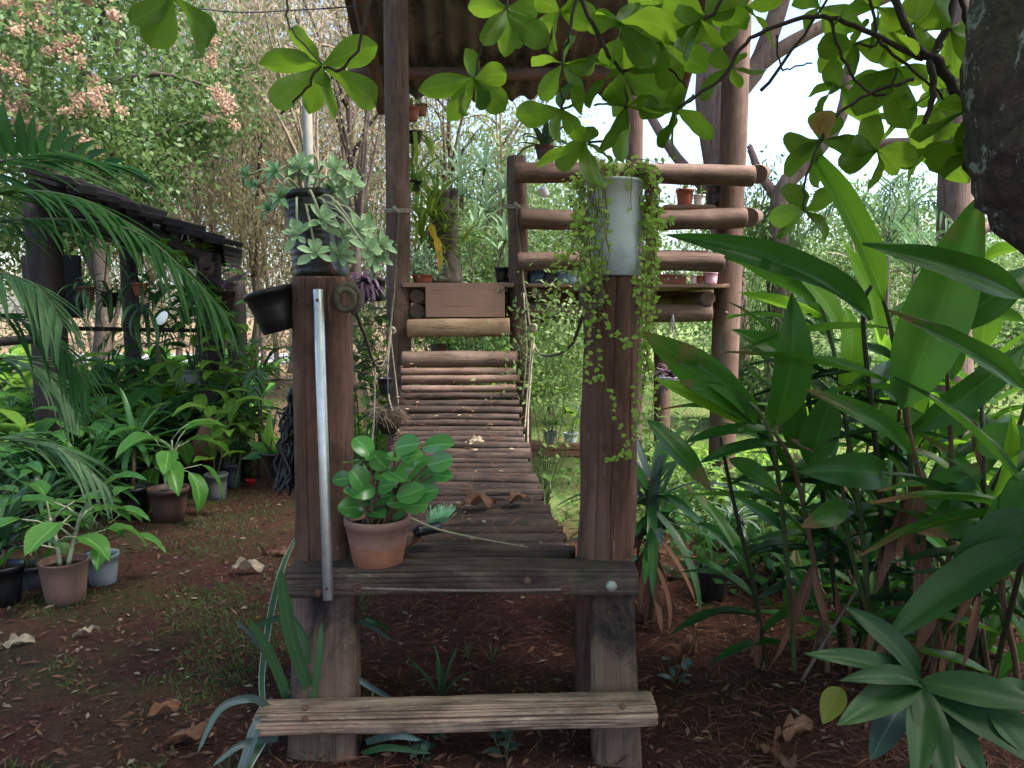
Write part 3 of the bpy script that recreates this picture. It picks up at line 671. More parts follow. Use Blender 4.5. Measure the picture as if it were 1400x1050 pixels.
# feather palms behind the ginger and in the nursery
def frond(t, pts, n, Lmid, Wd, mat, side='both', hang=.5, stem='stemgreen', leafup=None, rad=.008, start=.1):
    q = smooth_path(pts, 6); N = len(q)
    fr = tubes('frond', [(q, taper(N, rad, rad * .25))], M[stem], t, 6)
    for i in range(n):
        f = start + (1 - start) * i / (n - 1); k = f * (N - 1); a = min(int(k), N - 2); p = q[a].lerp(q[a + 1], k - a)
        d = (q[a + 1] - q[a]).normalized(); up = Vector((0, 0, 1)); s = d.cross(up)
        s = s.normalized() if s.length > .05 else Vector((1, 0, 0))
        L = Lmid * (math.sin(math.pi * (.12 + .80 * f)) ** .6)
        for sg in ((1, -1) if side == 'both' else (side,)):
            dr = d * U(.85, 1.05) + s * sg * U(.40, .6) - up * (hang * .35 + U(-.12, .12)); dr.normalize()
            strap(fr, p, math.atan2(dr.y, dr.x), math.asin(max(-1, min(1, dr.z))), L * U(.85, 1.1), Wd * U(.6, .95), mat, R.choice((0, 0, 1)), 'frondlet', 'leaflet')
    return fr
def palm(label, c, n, L, mat, ln=15, leafL=.3, Wd=.028, el=(20, 75), d0=0, group=None, name='palm'):
    t = thing(name, label, 'palm', (c.x, c.y, gz(c.x, c.y)), group)
    tubes('trunk', [([(c.x, c.y, gz(c.x, c.y) - .03), (c.x + .02, c.y, c.z * .5), c], [.035, .025, .02])], M['bark'], t, 8)
    for i in range(n):
        az = d0 + i * 2.39996; e = math.radians(el[0] + (el[1] - el[0]) * (i / max(1, n - 1))); h = Vector((math.cos(az), math.sin(az), 0))
        pts = [c, c + h * L * .35 * math.cos(e) + Vector((0, 0, L * .42 * math.sin(e))), c + h * L * .72 * math.cos(e) + Vector((0, 0, L * .58 * math.sin(e) - .05 * L)), c + h * L * (.95 * math.cos(e) + .1) + Vector((0, 0, L * .5 * math.sin(e) - .25 * L))]
        frond(t, pts, ln, leafL * L, Wd, mat, hang=.5)
    return t
palm('feathery palm with arching fronds behind the ginger clump', at(1215, 330, 9.5), 9, 1.35, 'palmpale', 15, .30, .035)
palm('small feathery palm beside the reddish trunk', at(1250, 375, 7.5), 7, .8, 'palmpale', 13, .32, .03, d0=1)
tree('narrow leaved bamboo like shrub just right of the corner post', 3.15, 9.4, 4, .03, (0, 0, 2.0, .62, .6, 1.5), 'fgreen', 47, leaf=(.11, .026), n=2600, name='shrub', cat='shrub')
palm('grey green palm between the shed post and the entrance post', at(352, 520, 6.8), 7, .75, 'palmpale', 14, .36, .03, (0, 60), d0=.2)
palm('dark palm crowded behind the shed post pots', at(215, 470, 7.6), 6, .7, 'palm', 13, .35, .03, (-10, 50), d0=2)

# ------------------------------------------------------------------ wooden tower
V = Vector
tw = thing('play_tower', 'rustic log play tower with corrugated roof, log railing and raised deck', 'play tower', (-.3, 6.6, gz(-.3, 6.6)))
def post(px0, py0, px1, py1, d, wpx, name='post', mat='tower', d1=None, **k):
    d1 = d1 or d; a = at(px0, py0, d); b = at(px1, py1, d1); r = wpx * .5 * d / FPX
    dirn = (a - b) / (a.z - b.z); foot = b + dirn * (gz(b.x, b.y) - .06 - b.z)
    return log(name, foot, a, r * 1.03, r * .97, M[mat], tw, rings=22, bow=.015, lumps=.05, **k)
post(540, -60, 545, 560, 6.0, 33)
post(1012, -60, 988, 600, 6.1, 36)
gp = post(706, 214, 712, 560, 6.0, 27)
post(869, 20, 868, 300, 8.1, 23)
# bolts in the posts
def bolt(p, r, parent, mat='bolt', nrm=(0, -1, 0)):
    m = frame(p, V(p) + V(nrm)); return link('bolt', lathe([(r, 0), (r, r * .25), (r * .8, r * .55), (r * .4, r * .7), (.0005, r * .72)], 12), M[mat], parent, m)
for (px, py, d) in ((713, 428, 5.9), (709, 455, 5.9), (993, 428, 5.98)): bolt(at(px, py, d), .016, tw, 'rust')
# railing logs
for (x0, y0, x1, y1, w0, w1) in ((703, 236, 1030, 241, 27, 27), (711, 299, 1019, 298, 27, 27), (707, 358, 988, 359, 25, 27)):
    log('rail', at(x0, y0, 5.83), at(x1, y1, 5.85), w0 * 2.92 / FPX, w1 * 2.92 / FPX, M['tower'], tw, rings=34, bow=.015, lumps=.10, rough=.05)
for (x0, y0, x1, y1) in ((1036, 238, 1040, 236), (1024, 297, 1030, 296)):   # side railing logs seen end-on past the corner post
    log('side_rail', at(x0, y0, 6.05), at(x1, y1, 7.9) + V((.03, 0, 0)), .075, .07, M['tower'], tw)
# deck
for i in range(13):
    x0 = -.93 + i * .2; 
    bevel_box('floor_board', (x0 + .1, 7.05, 1.665 + .003 * (i % 2)), (.194, 2.25, .03), M['board'], tw)
log('beam', at(722, 428, 5.97), at(972, 428, 5.99), .075, .07, M['tower'], tw, rings=20, lumps=.06)
log('beam', at(556, 425, 7.9), at(986, 420, 7.9), .10, .10, M['tower'], tw)
log('beam', at(556, 400, 7.0) - V((0, 0, .02)), at(986, 400, 7.0) - V((0, 0, .02)), .075, .075, M['tower'], tw)
for (px, py, r) in ((570, 405, .058), (570, 426, .058), (968, 408, .058), (742, 404, .05), (880, 405, .05)):
    a = at(px, py, 5.93); log('joist', a, a + V((0, 2.0, 0)), r, r, M['tower'], tw, seg=20)
# shelf edge in front of the deck, board and half log of the gate
rod_box('shelf', at(722, 390, 5.92), at(985, 391, 5.95), .17, .025, M['board'], tw, up=(0, 0, 1))
rod_box('shelf', at(552, 390, 5.98), at(703, 390, 5.98), .19, .03, M['board'], tw, up=(0, 0, 1))
rod_box('shelf', at(905, 284, 6.0), at(972, 284, 6.02), .18, .022, M['board'], tw, up=(0, 0, 1))
rod_box('shelf', at(880, 346, 6.12), at(965, 346, 6.12), .18, .03, M['board'], tw, up=(0, 0, 1))
bevel_box('shelf_bracket', at(730, 400, 5.86), (.03, .03, .08), M['board'], tw)
fb = rod_box('fascia_board', at(582, 412, 5.86), at(690, 412, 5.86), .235, .03, M['board'], tw, up=(0, -1, 0))
bevel_box('fascia_board', at(703, 405, 6.08), (.10, .03, .30), M['darkwood'], tw)
log('half_log_step', at(557, 449, 5.86), at(697, 447, 5.86), .068, .068, M['towerlight'], tw, rings=16, flat=(1, .6), sq=3, lumps=.10, up=(0, 1, 0))
log('under_post', at(600, 470, 6.8), at(600, 640, 6.8), .07, .08, M['tower'], tw)
log('under_post', at(905, 470, 7.6), at(905, 660, 7.6), .08, .08, M['tower'], tw)
# roof: wavy fibre cement sheets on log purlins, seen from below
def roof_pt(px_frac, s):
    """px_frac 0..1 across, s metres up the slope from the far eave"""
    x = -1.38 + px_frac * 2.98; d = 7.5 - s * .87; z = 3.50 + s * .50
    return V((x, d, z))
nsh = 4
for k in range(nsh):
    vs, fs = [], []; w = 1 / nsh; nx = 60; ny = 5; Lr = 4.0
    for top in (0, 1):
        for j in range(ny + 1):
            for i in range(nx + 1):
                f = k * w + w * i / nx * 1.06; p = roof_pt(f, Lr * j / ny - (.03 if k % 2 else 0) - .02 * noise.noise((f * 60, 0, k)) * (j == 0))
                a = 2 * math.pi * f * 2.98 / .178; p.z += .030 * math.sin(a) + top * .008 + (k % 2) * .010; vs.append(p)
    o = (nx + 1) * (ny + 1)
    for j in range(ny):
        for i in range(nx):
            q = [j * (nx + 1) + i, j * (nx + 1) + i + 1, (j + 1) * (nx + 1) + i + 1, (j + 1) * (nx + 1) + i]
            fs.append(tuple(q[::-1])); fs.append(tuple(o + v for v in q))
    for i in range(nx): fs.append((i, i + 1, o + i + 1, o + i))
    for j in range(ny):
        a0, b0 = j * (nx + 1), (j + 1) * (nx + 1); fs.append((b0, a0, o + a0, o + b0)); fs.append((a0 + nx, b0 + nx, o + b0 + nx, o + a0 + nx))
    base = V((-.3, 6.6, 0)); link('roof_sheet', mesh('roof_sheet', [v - base for v in vs], fs), M['sheet'], tw, Matrix.Translation(base))
for s, r in ((.42, .055), (1.75, .06), (3.1, .06)):
    a = roof_pt(-.03, s) - V((0, 0, .10)); b = roof_pt(1.0, s) - V((0, 0, .10)); log('purlin', a, b, r, r * .9, M['tower'], tw, rings=20, bow=.02)
for f in (.055, .98):
    log('rafter', roof_pt(f, .1) - V((0, 0, .20)), roof_pt(f, 3.9) - V((0, 0, .20)), .055, .055, M['tower'], tw)

# ------------------------------------------------------------------ sagging slat bridge
br = thing('slat_bridge', 'sagging footbridge of dark log slats hung on rope up to the tower deck', 'footbridge', (-.25, 4.4, gz(-.25, 4.4)))
prof = [(5.78, 1.075), (5.62, .93), (5.42, .80), (5.06, .655), (4.6, .555), (4.13, .497), (3.6, .485), (2.90, .515)]
curve = smooth_path([V((0, d, z)) for d, z in prof], 12)
def bx(d): return .03 + (5.8 - d) * .0763
arc = [0.0]
for i in range(1, len(curve)): arc.append(arc[-1] + (curve[i] - curve[i - 1]).length)
def on_curve(s):
    s = max(0, min(arc[-1], s)); i = max(0, min(len(arc) - 2, int(np.searchsorted(arc, s)) - 1)); k = (s - arc[i]) / (arc[i + 1] - arc[i] + 1e-9)
    return curve[i].lerp(curve[i + 1], k), (curve[i + 1] - curve[i]).normalized()
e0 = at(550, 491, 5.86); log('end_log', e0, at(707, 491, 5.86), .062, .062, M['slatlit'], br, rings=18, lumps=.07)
pitch = .086; ns = int(arc[-1] / pitch)
for i in range(ns):
    p, tg = on_curve(.05 + i * pitch); xr = bx(p.y) + U(-.018, .018); xl = bx(p.y) - .87 + U(-.02, .02)
    r = U(.030, .035); p = p + V((0, 0, U(-.005, .005)))
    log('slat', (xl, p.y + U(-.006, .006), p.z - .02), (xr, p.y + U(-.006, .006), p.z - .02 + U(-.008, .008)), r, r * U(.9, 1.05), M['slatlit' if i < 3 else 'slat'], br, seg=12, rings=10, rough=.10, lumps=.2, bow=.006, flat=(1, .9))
for off in (-.80, -.07):
    q = [on_curve(arc[-1] * i / 24)[0] for i in range(25)]
    tubes('rope', [([V((bx(p.y) + off, p.y, p.z - .07)) for p in q], .012)], M['rope'], br, 6)
# hand ropes with their hangers
def rope(pts, r=.011, n=5, parent=br, name='rope', mat='rope', rough=0): 
    q = smooth_path(pts, n)
    if rough: q = [p + V((U(-1, 1), U(-1, 1), U(-1, 1))) * rough for p in q]
    return tubes(name, [(q, r)], M[mat], parent, 6)
rope([at(545, 292, 5.88), at(541, 370, 5.80), at(535, 440, 5.55), at(528, 490, 5.1), at(514, 500, 4.5), at(497, 455, 3.5), at(487, 425, 3.1)], .008, rough=.003, mat='oldrope')
rope([at(706, 284, 5.86), at(714, 370, 5.8), at(724, 440, 5.6), at(736, 482, 5.2), at(775, 478, 4.0), at(806, 408, 2.86)], .008, rough=.003, mat='oldrope')
for pts in ([at(533, 455, 5.5), at(541, 520, 5.5), at(546, 560, 5.48)], [at(535, 450, 5.5), at(530, 530, 5.3), at(548, 600, 5.1)], [at(513, 500, 4.5), at(511, 570, 4.5), at(507, 640, 4.45)],
            [at(727, 455, 5.5), at(721, 540, 5.5), at(716, 600, 5.3)], [at(730, 470, 5.35), at(722, 560, 5.2), at(722, 615, 5.0)], [at(716, 400, 5.7), at(720, 480, 5.65), at(714, 545, 5.6)]):
    rope(pts, .0055, name='hanger', rough=.002)
for c, r in ((at(545, 290, 6.0), .105), (at(707, 284, 6.0), .088)):    # rope tied round the posts
    for k in range(2):
        ring = [c + V((math.cos(a) * r, math.sin(a) * r, k * .016 + .012 * math.sin(a))) for a in np.linspace(0, 6.283, 21)]
        tubes('rope_knot', [(ring, .009)], M['rope'], br, 6)
    tubes('rope_knot', [(smooth_path([c + V((-.02, -r - .005, .025)), c + V((0, -r - .018, 0)), c + V((.022, -r - .005, -.02))], 3), .014)], M['rope'], br, 6)
for (px, py, d) in ((535, 452, 5.55), (729, 448, 5.5)):
    c = at(px, py, d); tubes('rope_knot', [([c + V((.022 * math.cos(a), -.01 + .004 * a, .022 * math.sin(a))) for a in np.linspace(0, 11, 20)], .011)], M['rope'], br, 6)

# ------------------------------------------------------------------ entrance: posts, beam, stiles, step, steel tube
en = thing('bridge_entrance', 'dark wooden entrance with two stout posts, crossbeam and ladder steps', 'entrance ladder', (-.18, 2.75, gz(-.18, 2.75)))
def epost(xt0, xt1, yt, xb0, xb1, yb, d, **k):
    a = at((xt0 + xt1) / 2, yt, d); b = at((xb0 + xb1) / 2, yb, d); r0 = (xb1 - xb0) / 2 * d / FPX; r1 = (xt1 - xt0) / 2 * d / FPX
    dn = (a - b) / (a.z - b.z); f = b + dn * (gz(b.x, b.y) - .08 - b.z)
    return log('post', f, a, r0 * 1.0, r1, M['post'], en, seg=40, rings=40, **k)
epost(402, 481, 379, 409, 487, 770, 2.92, sq=3.4, rough=.03, lumps=.04, up=(0, -1, 0), flat=(.97, .97), bow=.008, cracks=((.35, .02, .05), (1.2, .018, .13), (1.9, .015, .09), (2.5, .02, .06)))
epost(800, 874, 378, 786, 867, 762, 2.92, sq=2.3, rough=.05, lumps=.10, up=(0, -1, 0), bow=.02, cracks=((1.1, .014, .12), (1.6, .014, .08), (2.2, .014, .10)))
# crossbeam: a split log lying flat, resting on the stiles
bL, bR = at(397, 790, 2.76), at(868, 788, 2.76)
beam = log('crossbeam', bL, bR, .098, .098, M['beam'], en, up=(0, 0, 1), seg=48, rings=60, sq=6.0, flat=(.95, .46), rough=.06, lumps=.06, bow=.006,
           cracks=((1.15, .026, .34), (1.45, .014, .25), (1.75, .036, .42), (2.02, .014, .25), (2.28, .034, .40), (2.62, .02, .12), (3.0, .02, .1), (3.5, .05, .12), (.8, .02, .2)))
# rope strand set along the front face, its two eye holes and the bolts
a, b2 = at(493, 804, 2.665), at(768, 806, 2.665)
tubes('rope_strand', [([a.lerp(b2, i / 90) + V((0, .003 * math.sin(i * 2.1), .003 * math.cos(i * 2.1) - .006 * math.sin(math.pi * i / 90))) for i in range(91)], .0045), ([a.lerp(b2, i / 90) + V((0, -.003 * math.sin(i * 2.1), -.003 * math.cos(i * 2.1) - .006 * math.sin(math.pi * i / 90))) for i in range(91)], .0045)], M['cable'], beam, 6)
for px, py in ((489, 803), (773, 806)):
    c = at(px, py, 2.668); tubes('eye_ring', [([c + V((.013 * math.cos(t), -.004, .015 * math.sin(t))) for t in np.linspace(0, 6.29, 15)], .005)], M['rust'], beam, 6)
bolt(at(436, 810, 2.668), .017, beam, 'rust'); bolt(at(836, 801, 2.668), .021, beam, 'bolt')
link('round_plug', lathe([(.015, 0), (.016, .004), (.012, .009), (.0005, .01)], 14), M['stile'], beam, frame(at(721, 794, 2.668), at(721, 794, 2.668) + V((0, -1, 0))))
# stiles: thick planks leaning out from the beam to the ground
def stile(xa0, xa1, ya, da, xb0, xb1, yb, db, seedk, th):
    a = at((xa0 + xa1) / 2, ya, da); b = at((xb0 + xb1) / 2, yb, db); w = ((xa1 - xa0) * da + (xb1 - xb0) * db) / 4 / FPX
    dn = (b - a) / (a.z - b.z); f = b + dn * (b.z - gz(b.x, b.y) + .05)
    a = a + (a - b).normalized() * .05
    return log('stile', f, a, w, w * .98, M['stile'], en, up=(0, -1, 0), seg=40, rings=40, sq=6.0, flat=(1, th), rough=.02, lumps=.02, cracks=((4.55, .024, .42), (4.85, .016, .32), (4.25, .012, .18), (5.1, .01, .2)))
s1 = stile(404, 490, 822, 2.80, 392, 497, 1050, 2.41, 1, .5)
s2 = stile(806, 866, 822, 2.80, 806, 879, 1050, 2.41, 2, .62)
# step: split log, flat top, deep long cracks
step = log('step', at(354, 981, 2.43), at(894, 968, 2.43), .088, .086, M['step'], en, up=(0, 0, 1), seg=56, rings=80, sq=3.2, flat=(.93, .40), rough=.06, lumps=.07, bow=.004,
           cracks=((.9, .014, .25), (1.2, .028, .38), (1.42, .010, .25), (1.62, .035, .42), (1.85, .014, .3), (2.02, .028, .38), (2.2, .010, .3), (2.50, .075, .48), (2.8, .03, .1), (3.2, .05, .12), (3.6, .03, .1)))
for px, py in ((417, 968), (417, 983), (851, 966)): 
    c = at(px, py, 2.345); bolt(c, .011, step, 'rust', (0, -.6, .8))
for px, py in ((434, 845), (420, 842), (833, 838)): bolt(at(px, py, 2.712), .008, en, 'rust')
# steel tube across the left post and the beam
tb0, tb1 = at(435, 396, 2.78), at(449, 820, 2.63)
tube = link('grab_tube', lathe([(.0175, 0), (.0185, .002), (.0185, (tb1 - tb0).length - .002), (.0175, (tb1 - tb0).length), (.014, (tb1 - tb0).length), (.014, (tb1 - tb0).length - .03)], 20), M['steel'], en, frame(tb1, tb0))
for p in (tb0 + (tb1 - tb0) * .035, tb1 + (tb0 - tb1) * .04):
    m = frame(p + V((0, -.0170, 0)), p + V((0, -1, 0))); link('screw_hole', lathe([(.0062, 0), (.0062, .0025), (.004, .003), (.0005, .0012)], 12), M['rust'], tube, m)
# rope knots on the posts
for (px, py, sg) in ((473, 408, 1), (810, 405, 1)):
    c = at(px, py, 2.79)
    tubes('rope_knot', [(smooth_path([c + V((.030 * math.cos(t) * (1 - .06 * t), -.006 - .006 * t, .036 * math.sin(t) * (1 - .09 * t))) for t in np.linspace(2.5, -7.5, 22)], 3), .012)], M['oldrope'], en, 10)

# ------------------------------------------------------------------ potted plants
UP = V((0, 0, 1))
def hv(az, el=0.0): return V((math.cos(az) * math.cos(el), math.sin(az) * math.cos(el), math.sin(el)))
def make_pot(t, o, rt, rb, h, mat, rim=None, ribs=0, mw=None, soil=True, lip=1.06, seg=28):
    m = mw if mw is not None else Matrix.Translation(V(o))
    p = link('pot', lathe(pot_prof(rt, rb, h, rim if rim is not None else h * .14, lip, ribs, .8), seg), M[mat], t, m)
    if soil:
        rs = rt * .915; vs = [(0, 0, h * .86)]
        for j in range(16): vs.append((rs * math.cos(j * .3927), rs * math.sin(j * .3927), h * (.83 + U(-.02, .02))))
        link('soil', mesh('soil', vs, [(0, 1 + j, 1 + (j + 1) % 16) for j in range(16)]), M['soil'], p, m)
    return p
def pl_cane(t, o, h, canes, n, L, Wd, kind='ovate', mat='dieff', stem='stempale', spread=.05, droop=.5, rs=.008):
    """canes with long-stalked broad leaves"""
    paths = []
    for c in range(canes):
        a = c * 2.4 + U(0, 1); top = V(o) + hv(a) * spread * U(.6, 1.4) + UP * h * U(.55, .8); q = smooth_path([V(o) + hv(a) * .02, V(o).lerp(top, .5) + hv(U(0, 6)) * .012, top], 4)
        paths.append((q, taper(len(q), rs, rs * .7)))
        k = max(3, n // canes)
        for i in range(k):
            f = .45 + .55 * i / (k - 1); b = q[min(len(q) - 1, int(f * (len(q) - 1)))]; az = a + i * 2.4 + U(-.4, .4); el = .3 + .7 * i / k + U(-.15, .15)
            pe = b + hv(az, el) * L * U(.5, .8); mid = b.lerp(pe, .5) + UP * L * .06
            paths.append(([b, mid, pe], [rs * .5, rs * .4, rs * .28]))
            l = L * U(.8, 1.15); leaf(t, pe, pe + hv(az + U(-.3, .3), el - .55 - droop * U(.3, 1.2)) * l, Wd * l / L, kind, mat, UP + hv(az) * .4)
    tubes('stem', paths, M[stem], t, 6)
def pl_bush(t, o, h, n, L, Wd, kind='ovate', mat='dark', stem='stemgreen', spread=.12, branches=5, rs=.005):
    paths = []
    for c in range(branches):
        a = c * 2.4 + U(0, 1); top = V(o) + hv(a) * spread * U(.4, 1.2) + UP * h * U(.6, 1.05); q = smooth_path([V(o) + hv(a) * .01, V(o).lerp(top, .55) + hv(U(0, 6)) * h * .05, top], 4); paths.append((q, taper(len(q), rs, rs * .4)))
        k = max(2, n // branches)
        for i in range(k):
            f = .3 + .7 * i / (k - .99); b = q[min(len(q) - 1, int(f * (len(q) - 1)))]; az = a + i * 2.4 + U(-.5, .5); l = L * U(.7, 1.15)
            leaf(t, b, b + hv(az, U(-.25, .75)) * l, Wd * l / L, kind, mat, UP + hv(az) * .3)
    tubes('stem', paths, M[stem], t, 5)
def pl_strap(t, o, n, L, Wd, mat='straplf', el=(20, 85), trunk=0.0, droop=None, stem='stembrown'):
    c = V(o)
    if trunk: c = V(o) + UP * trunk + hv(U(0, 6)) * trunk * .08; tubes('stem', [([V(o), V(o).lerp(c, .5), c], [.014, .012, .012])], M[stem], t, 7)
    for i in range(n): strap(t, c, i * 2.4 + U(-.2, .2), math.radians(el[1] - (el[1] - el[0]) * i / n + U(-6, 6)), L * U(.7, 1.1), Wd, mat, droop if droop is None else R.choice(droop))
def pl_mass(t, o, n, r, h, leafl, mat, seed):
    rg = np.random.default_rng(seed); P = rg.normal(size=(n, 3)) * [r * .5, r * .5, h * .3] + np.array(V(o)) + [0, 0, h * .4]; P[:, 2] = np.maximum(P[:, 2], V(o).z + .004); D = rg.normal(size=(n, 3)) + [0, 0, .5]; D /= np.linalg.norm(D, axis=1, keepdims=True)
    oo = t.location; link('foliage', leafmass('foliage', P, D, leafl * .5, leafl * (.7 + .6 * rg.random(n)), None, None, origin=oo, seed=seed), M[mat], t, Matrix.Translation(oo))['kind'] = 'stuff'
def potted(px, py, wpx, hpx, mat, label, plant=None, group=None, taper_=.74, ribs=0, d=None, z=None, rim=None, name='potted_plant', cat='potted plant', soil=True, lip=1.06):
    g = gr(px, py) if d is None else at(px, py, d)
    k = g.y / FPX; rt = wpx * .5 * k / 1.04; h = hpx * k
    t = thing(name, label, cat, g, group)
    make_pot(t, g, rt, rt * taper_, h, mat, rim, ribs, soil=soil, lip=lip)
    if plant: plant(t, g + UP * h * .86, k)
    return t
PG = 'potted plants crowded around the nursery shed'
cane = lambda h, c, n, L, w, **k: (lambda t, o, s: pl_cane(t, o, h * s, c, n, L * s, w * s, **k))
bush = lambda h, n, L, w, **k: (lambda t, o, s: pl_bush(t, o, h * s, n, L * s, w * s, spread=k.pop('spread', 40) * s if False else kspread(k) * s, **{a: b for a, b in k.items() if a != 'spread'}))
def kspread(k): return k.get('spread', 40)
strp = lambda n, L, w, **k: (lambda t, o, s: pl_strap(t, o, n, L * s, w * s, trunk=k.get('trunk', 0) * s, **{a: b for a, b in k.items() if a != 'trunk'}))

# --- nursery side, front row first
potted(90, 822, 66, 60, 'brownpot', 'large brown textured pot with pale caned broad leaf plant at the front of the nursery', cane(125, 2, 12, 64, 34, mat='dieff', spread=.07, rs=.012), PG, .78, rim=.01, lip=1.01)
potted(141, 795, 44, 43, 'greyblue', 'pale grey bucket with broad green leaves beside the brown textured pot', cane(80, 3, 12, 50, 22, stem='stemgreen', mat='dieff', spread=.05), PG, .8)
potted(8, 828, 52, 56, 'black', 'black pot with dark strap leaves cut by the edge of the photo', strp(16, 120, 12, mat='straplf', trunk=30), PG)
potted(46, 806, 44, 34, 'slate', 'dark pot with yellowing broad leaves behind the brown textured pot', cane(100, 2, 10, 56, 30, mat='dieffspot', stem='stemgreen'), PG)
potted(184, 710, 50, 44, 'black', 'black square shouldered pot with narrow dracaena leaves on a thin stem', strp(24, 92, 9, mat='dark', trunk=62, el=(-10, 80)), PG)
potted(232, 714, 54, 46, 'dkbrown', 'dark brown pot with two big drooping leaves near the path', cane(100, 3, 13, 60, 28, mat='dieff', spread=.06, droop=.8), PG, .76)
potted(296, 681, 32, 36, 'grey', 'grey pot on the path edge with tall lime topped shoots', bush(150, 26, 44, 20, mat='lime', spread=28, branches=4), PG, .82)
potted(318, 664, 24, 34, 'slate', 'slate coloured bag pot beside the grey path edge pot', bush(80, 14, 46, 24, mat='dark', spread=26), PG, .85)
potted(336, 652, 18, 30, 'black', 'small black pot last in the row before the entrance post', bush(60, 12, 40, 20, mat='dieff', spread=22), PG, .85)
potted(100, 612, 40, 36, 'slate', 'slate pot with upright lime croton leaves by the dark shed post', cane(80, 4, 20, 70, 24, mat='lime', kind='lance', stem='stemgreen', droop=.4), PG, .85)
potted(128, 606, 26, 26, 'black', 'small black pot with hanging lime leaves next to the slate croton pot', bush(70, 16, 46, 18, mat='lime', spread=26), PG)
potted(186, 594, 34, 22, 'white', 'white pot with grassy grey green leaves deep in the nursery', strp(34, 66, 5, mat='stripe', el=(10, 85)), PG, .9)
potted(238, 596, 24, 20, 'black', 'black pot with dark bushy leaves behind the white pot', bush(80, 30, 48, 17, mat='dark', spread=44), PG)
potted(270, 600, 24, 20, 'black', 'black pot of lime leaves at the foot of the shed post', bush(56, 22, 36, 18, mat='lime', spread=36), PG)
potted(340, 600, 22, 24, 'grey', 'small grey pot on the lawn beyond the row of pots', bush(40, 12, 34, 20, mat='dieff', spread=24), PG)
fl = [(60, 745, 'straplf', 's'), (26, 720, 'dark', 'b'), (118, 716, 'dark', 's'), (150, 684, 'dark', 'b'), (205, 664, 'dark', 's'), (252, 660, 'dark', 'b'), (20, 660, 'dieff', 'b'), (70, 676, 'dieff', 'u'),
      (215, 625, 'dark', 'b'), (160, 630, 'dark', 'u'), (275, 640, 'dieff', 'u'), (305, 632, 'dark', 'b'), (5, 760, 'dark', 'u'), (130, 655, 'dark', 's'), (60, 625, 'lime', 'b'), (22, 610, 'dieff', 'b')]
flab = ['long thin leaves spraying from a black pot behind the brown textured pot', 'dark bushy leaves in a black pot near the edge of the photo', 'dark narrow leaves in a black pot behind the pale grey bucket', 'dark glossy bush in a black pot in the middle of the nursery',
        'dark fan of narrow leaves in a black pot behind the dark brown pot', 'dark bush in a black pot behind the tall lime shoots', 'green bush in a black pot below the grey palm leaves', 'large speckled leaves in a black pot under the shed post',
        'dark leafy bush in a black pot behind the dracaena', 'dark broad leaves in a black pot behind the croton pots', 'broad green leaves in a black pot behind the grey path edge pot', 'dark bush in a black pot beside the leaning terracotta shard',
        'dark broad leaves in a black pot at the frame edge above the strap leaves', 'dark narrow leaves in a black pot below the slate croton pot', 'lime leaved bush in a black pot against the shed post', 'green bush in a black pot left of the shed post']
for (px, py, mt, kd), lb in zip(fl, flab):
    potted(px, py, 34, 30, 'black', lb, {'s': strp(34, 100, 9, mat=mt, trunk=20, el=(-5, 80)), 'b': bush(104, 44, 54, 25, mat=mt, spread=50, branches=7), 'u': cane(104, 3, 18, 54, 25, mat=mt, stem='stemgreen')}[kd], PG)
ex = [(35, 640, 'lime'), (90, 650, 'dieff'), (140, 612, 'dark'), (205, 600, 'dieff'), (165, 655, 'dieff'), (232, 640, 'lime'), (110, 690, 'dieff'), (45, 700, 'dark'), (258, 620, 'dieff'), (300, 606, 'lime'), (15, 690, 'lime'), (180, 676, 'lime'), (70, 715, 'dieff'), (322, 622, 'dieff')]
exl = ['lime bush crowded at the shed post foot', 'mid green bush just right of the shed post foot', 'dark spreading plant below the white grassy pot', 'fresh green bush under the small hanging grey pot', 'fresh green bush in the thick of the nursery rows', 'lime bush left of the leaning terracotta tile',
       'fresh green leaves above the pale grey bucket', 'dark low plant above the brown textured pot', 'green bush in front of the shed post with hanging cord', 'lime bush under the climber on the shed post', 'lime plant half cut by the photo edge', 'lime leaves just above the black dracaena pot', 'green leaves directly behind the speckled broad leaves', 'green plant at the back of the path edge row']
for (px, py, mt), lb in zip(ex, exl): potted(px, py, 26, 22, 'black', lb, bush(U(80, 120), 40, U(40, 58), U(20, 28), mat=mt, spread=48, branches=7), PG)
# bench tops of the nursery: climbing lime vine on the shed post, leaning shard, red flower
def climber(label, px0, py0, px1, py1, d, n, L, Wd, mat, name='climbing_plant'):
    a, b = at(px0, py0, d), at(px1, py1, d); t = thing(name, label, 'plant', (a.x, a.y, gz(a.x, a.y))); paths = []
    for k in range(4):
        q = smooth_path([V((a.x + U(-.1, .1), d + U(-.2, .2), gz(a.x, d))), a + V((U(-.15, .15), U(-.15, .15), 0)), a.lerp(b, .5) + V((U(-.25, .25), U(-.2, .2), 0)), b + V((U(-.3, .3), U(-.2, .2), U(-.1, .2)))], 6); paths.append((q, taper(len(q), .008, .003)))
        for i in range(n // 4):
            p = R.choice(q[5:]); az = U(0, 6.28); l = L * U(.6, 1.2); pe = p + hv(az, .4) * l * .7; paths.append(([p, pe], .002)); leaf(t, pe, pe + hv(az + U(-.6, .6), U(-.6, .3)) * l, Wd * l / L, 'ovate', mat, UP)
    tubes('stem', paths, M['stemgreen'], t, 5)
climber('lime leaved climber on the dark shed post near the tilted black pot', 322, 580, 310, 420, 6.5, 200, .17, .09, 'lime')
climber('green leaved shrub trailing behind the entrance post', 490, 560, 505, 420, 6.2, 110, .16, .08, 'fgreen')
climber('dark leaved climber under the end of the black roof', 268, 460, 250, 400, 6.8, 60, .22, .10, 'dark')
climber('green creeper filling the gap below the hanging kokedama', 500, 590, 515, 470, 7.2, 100, .16, .09, 'lime')
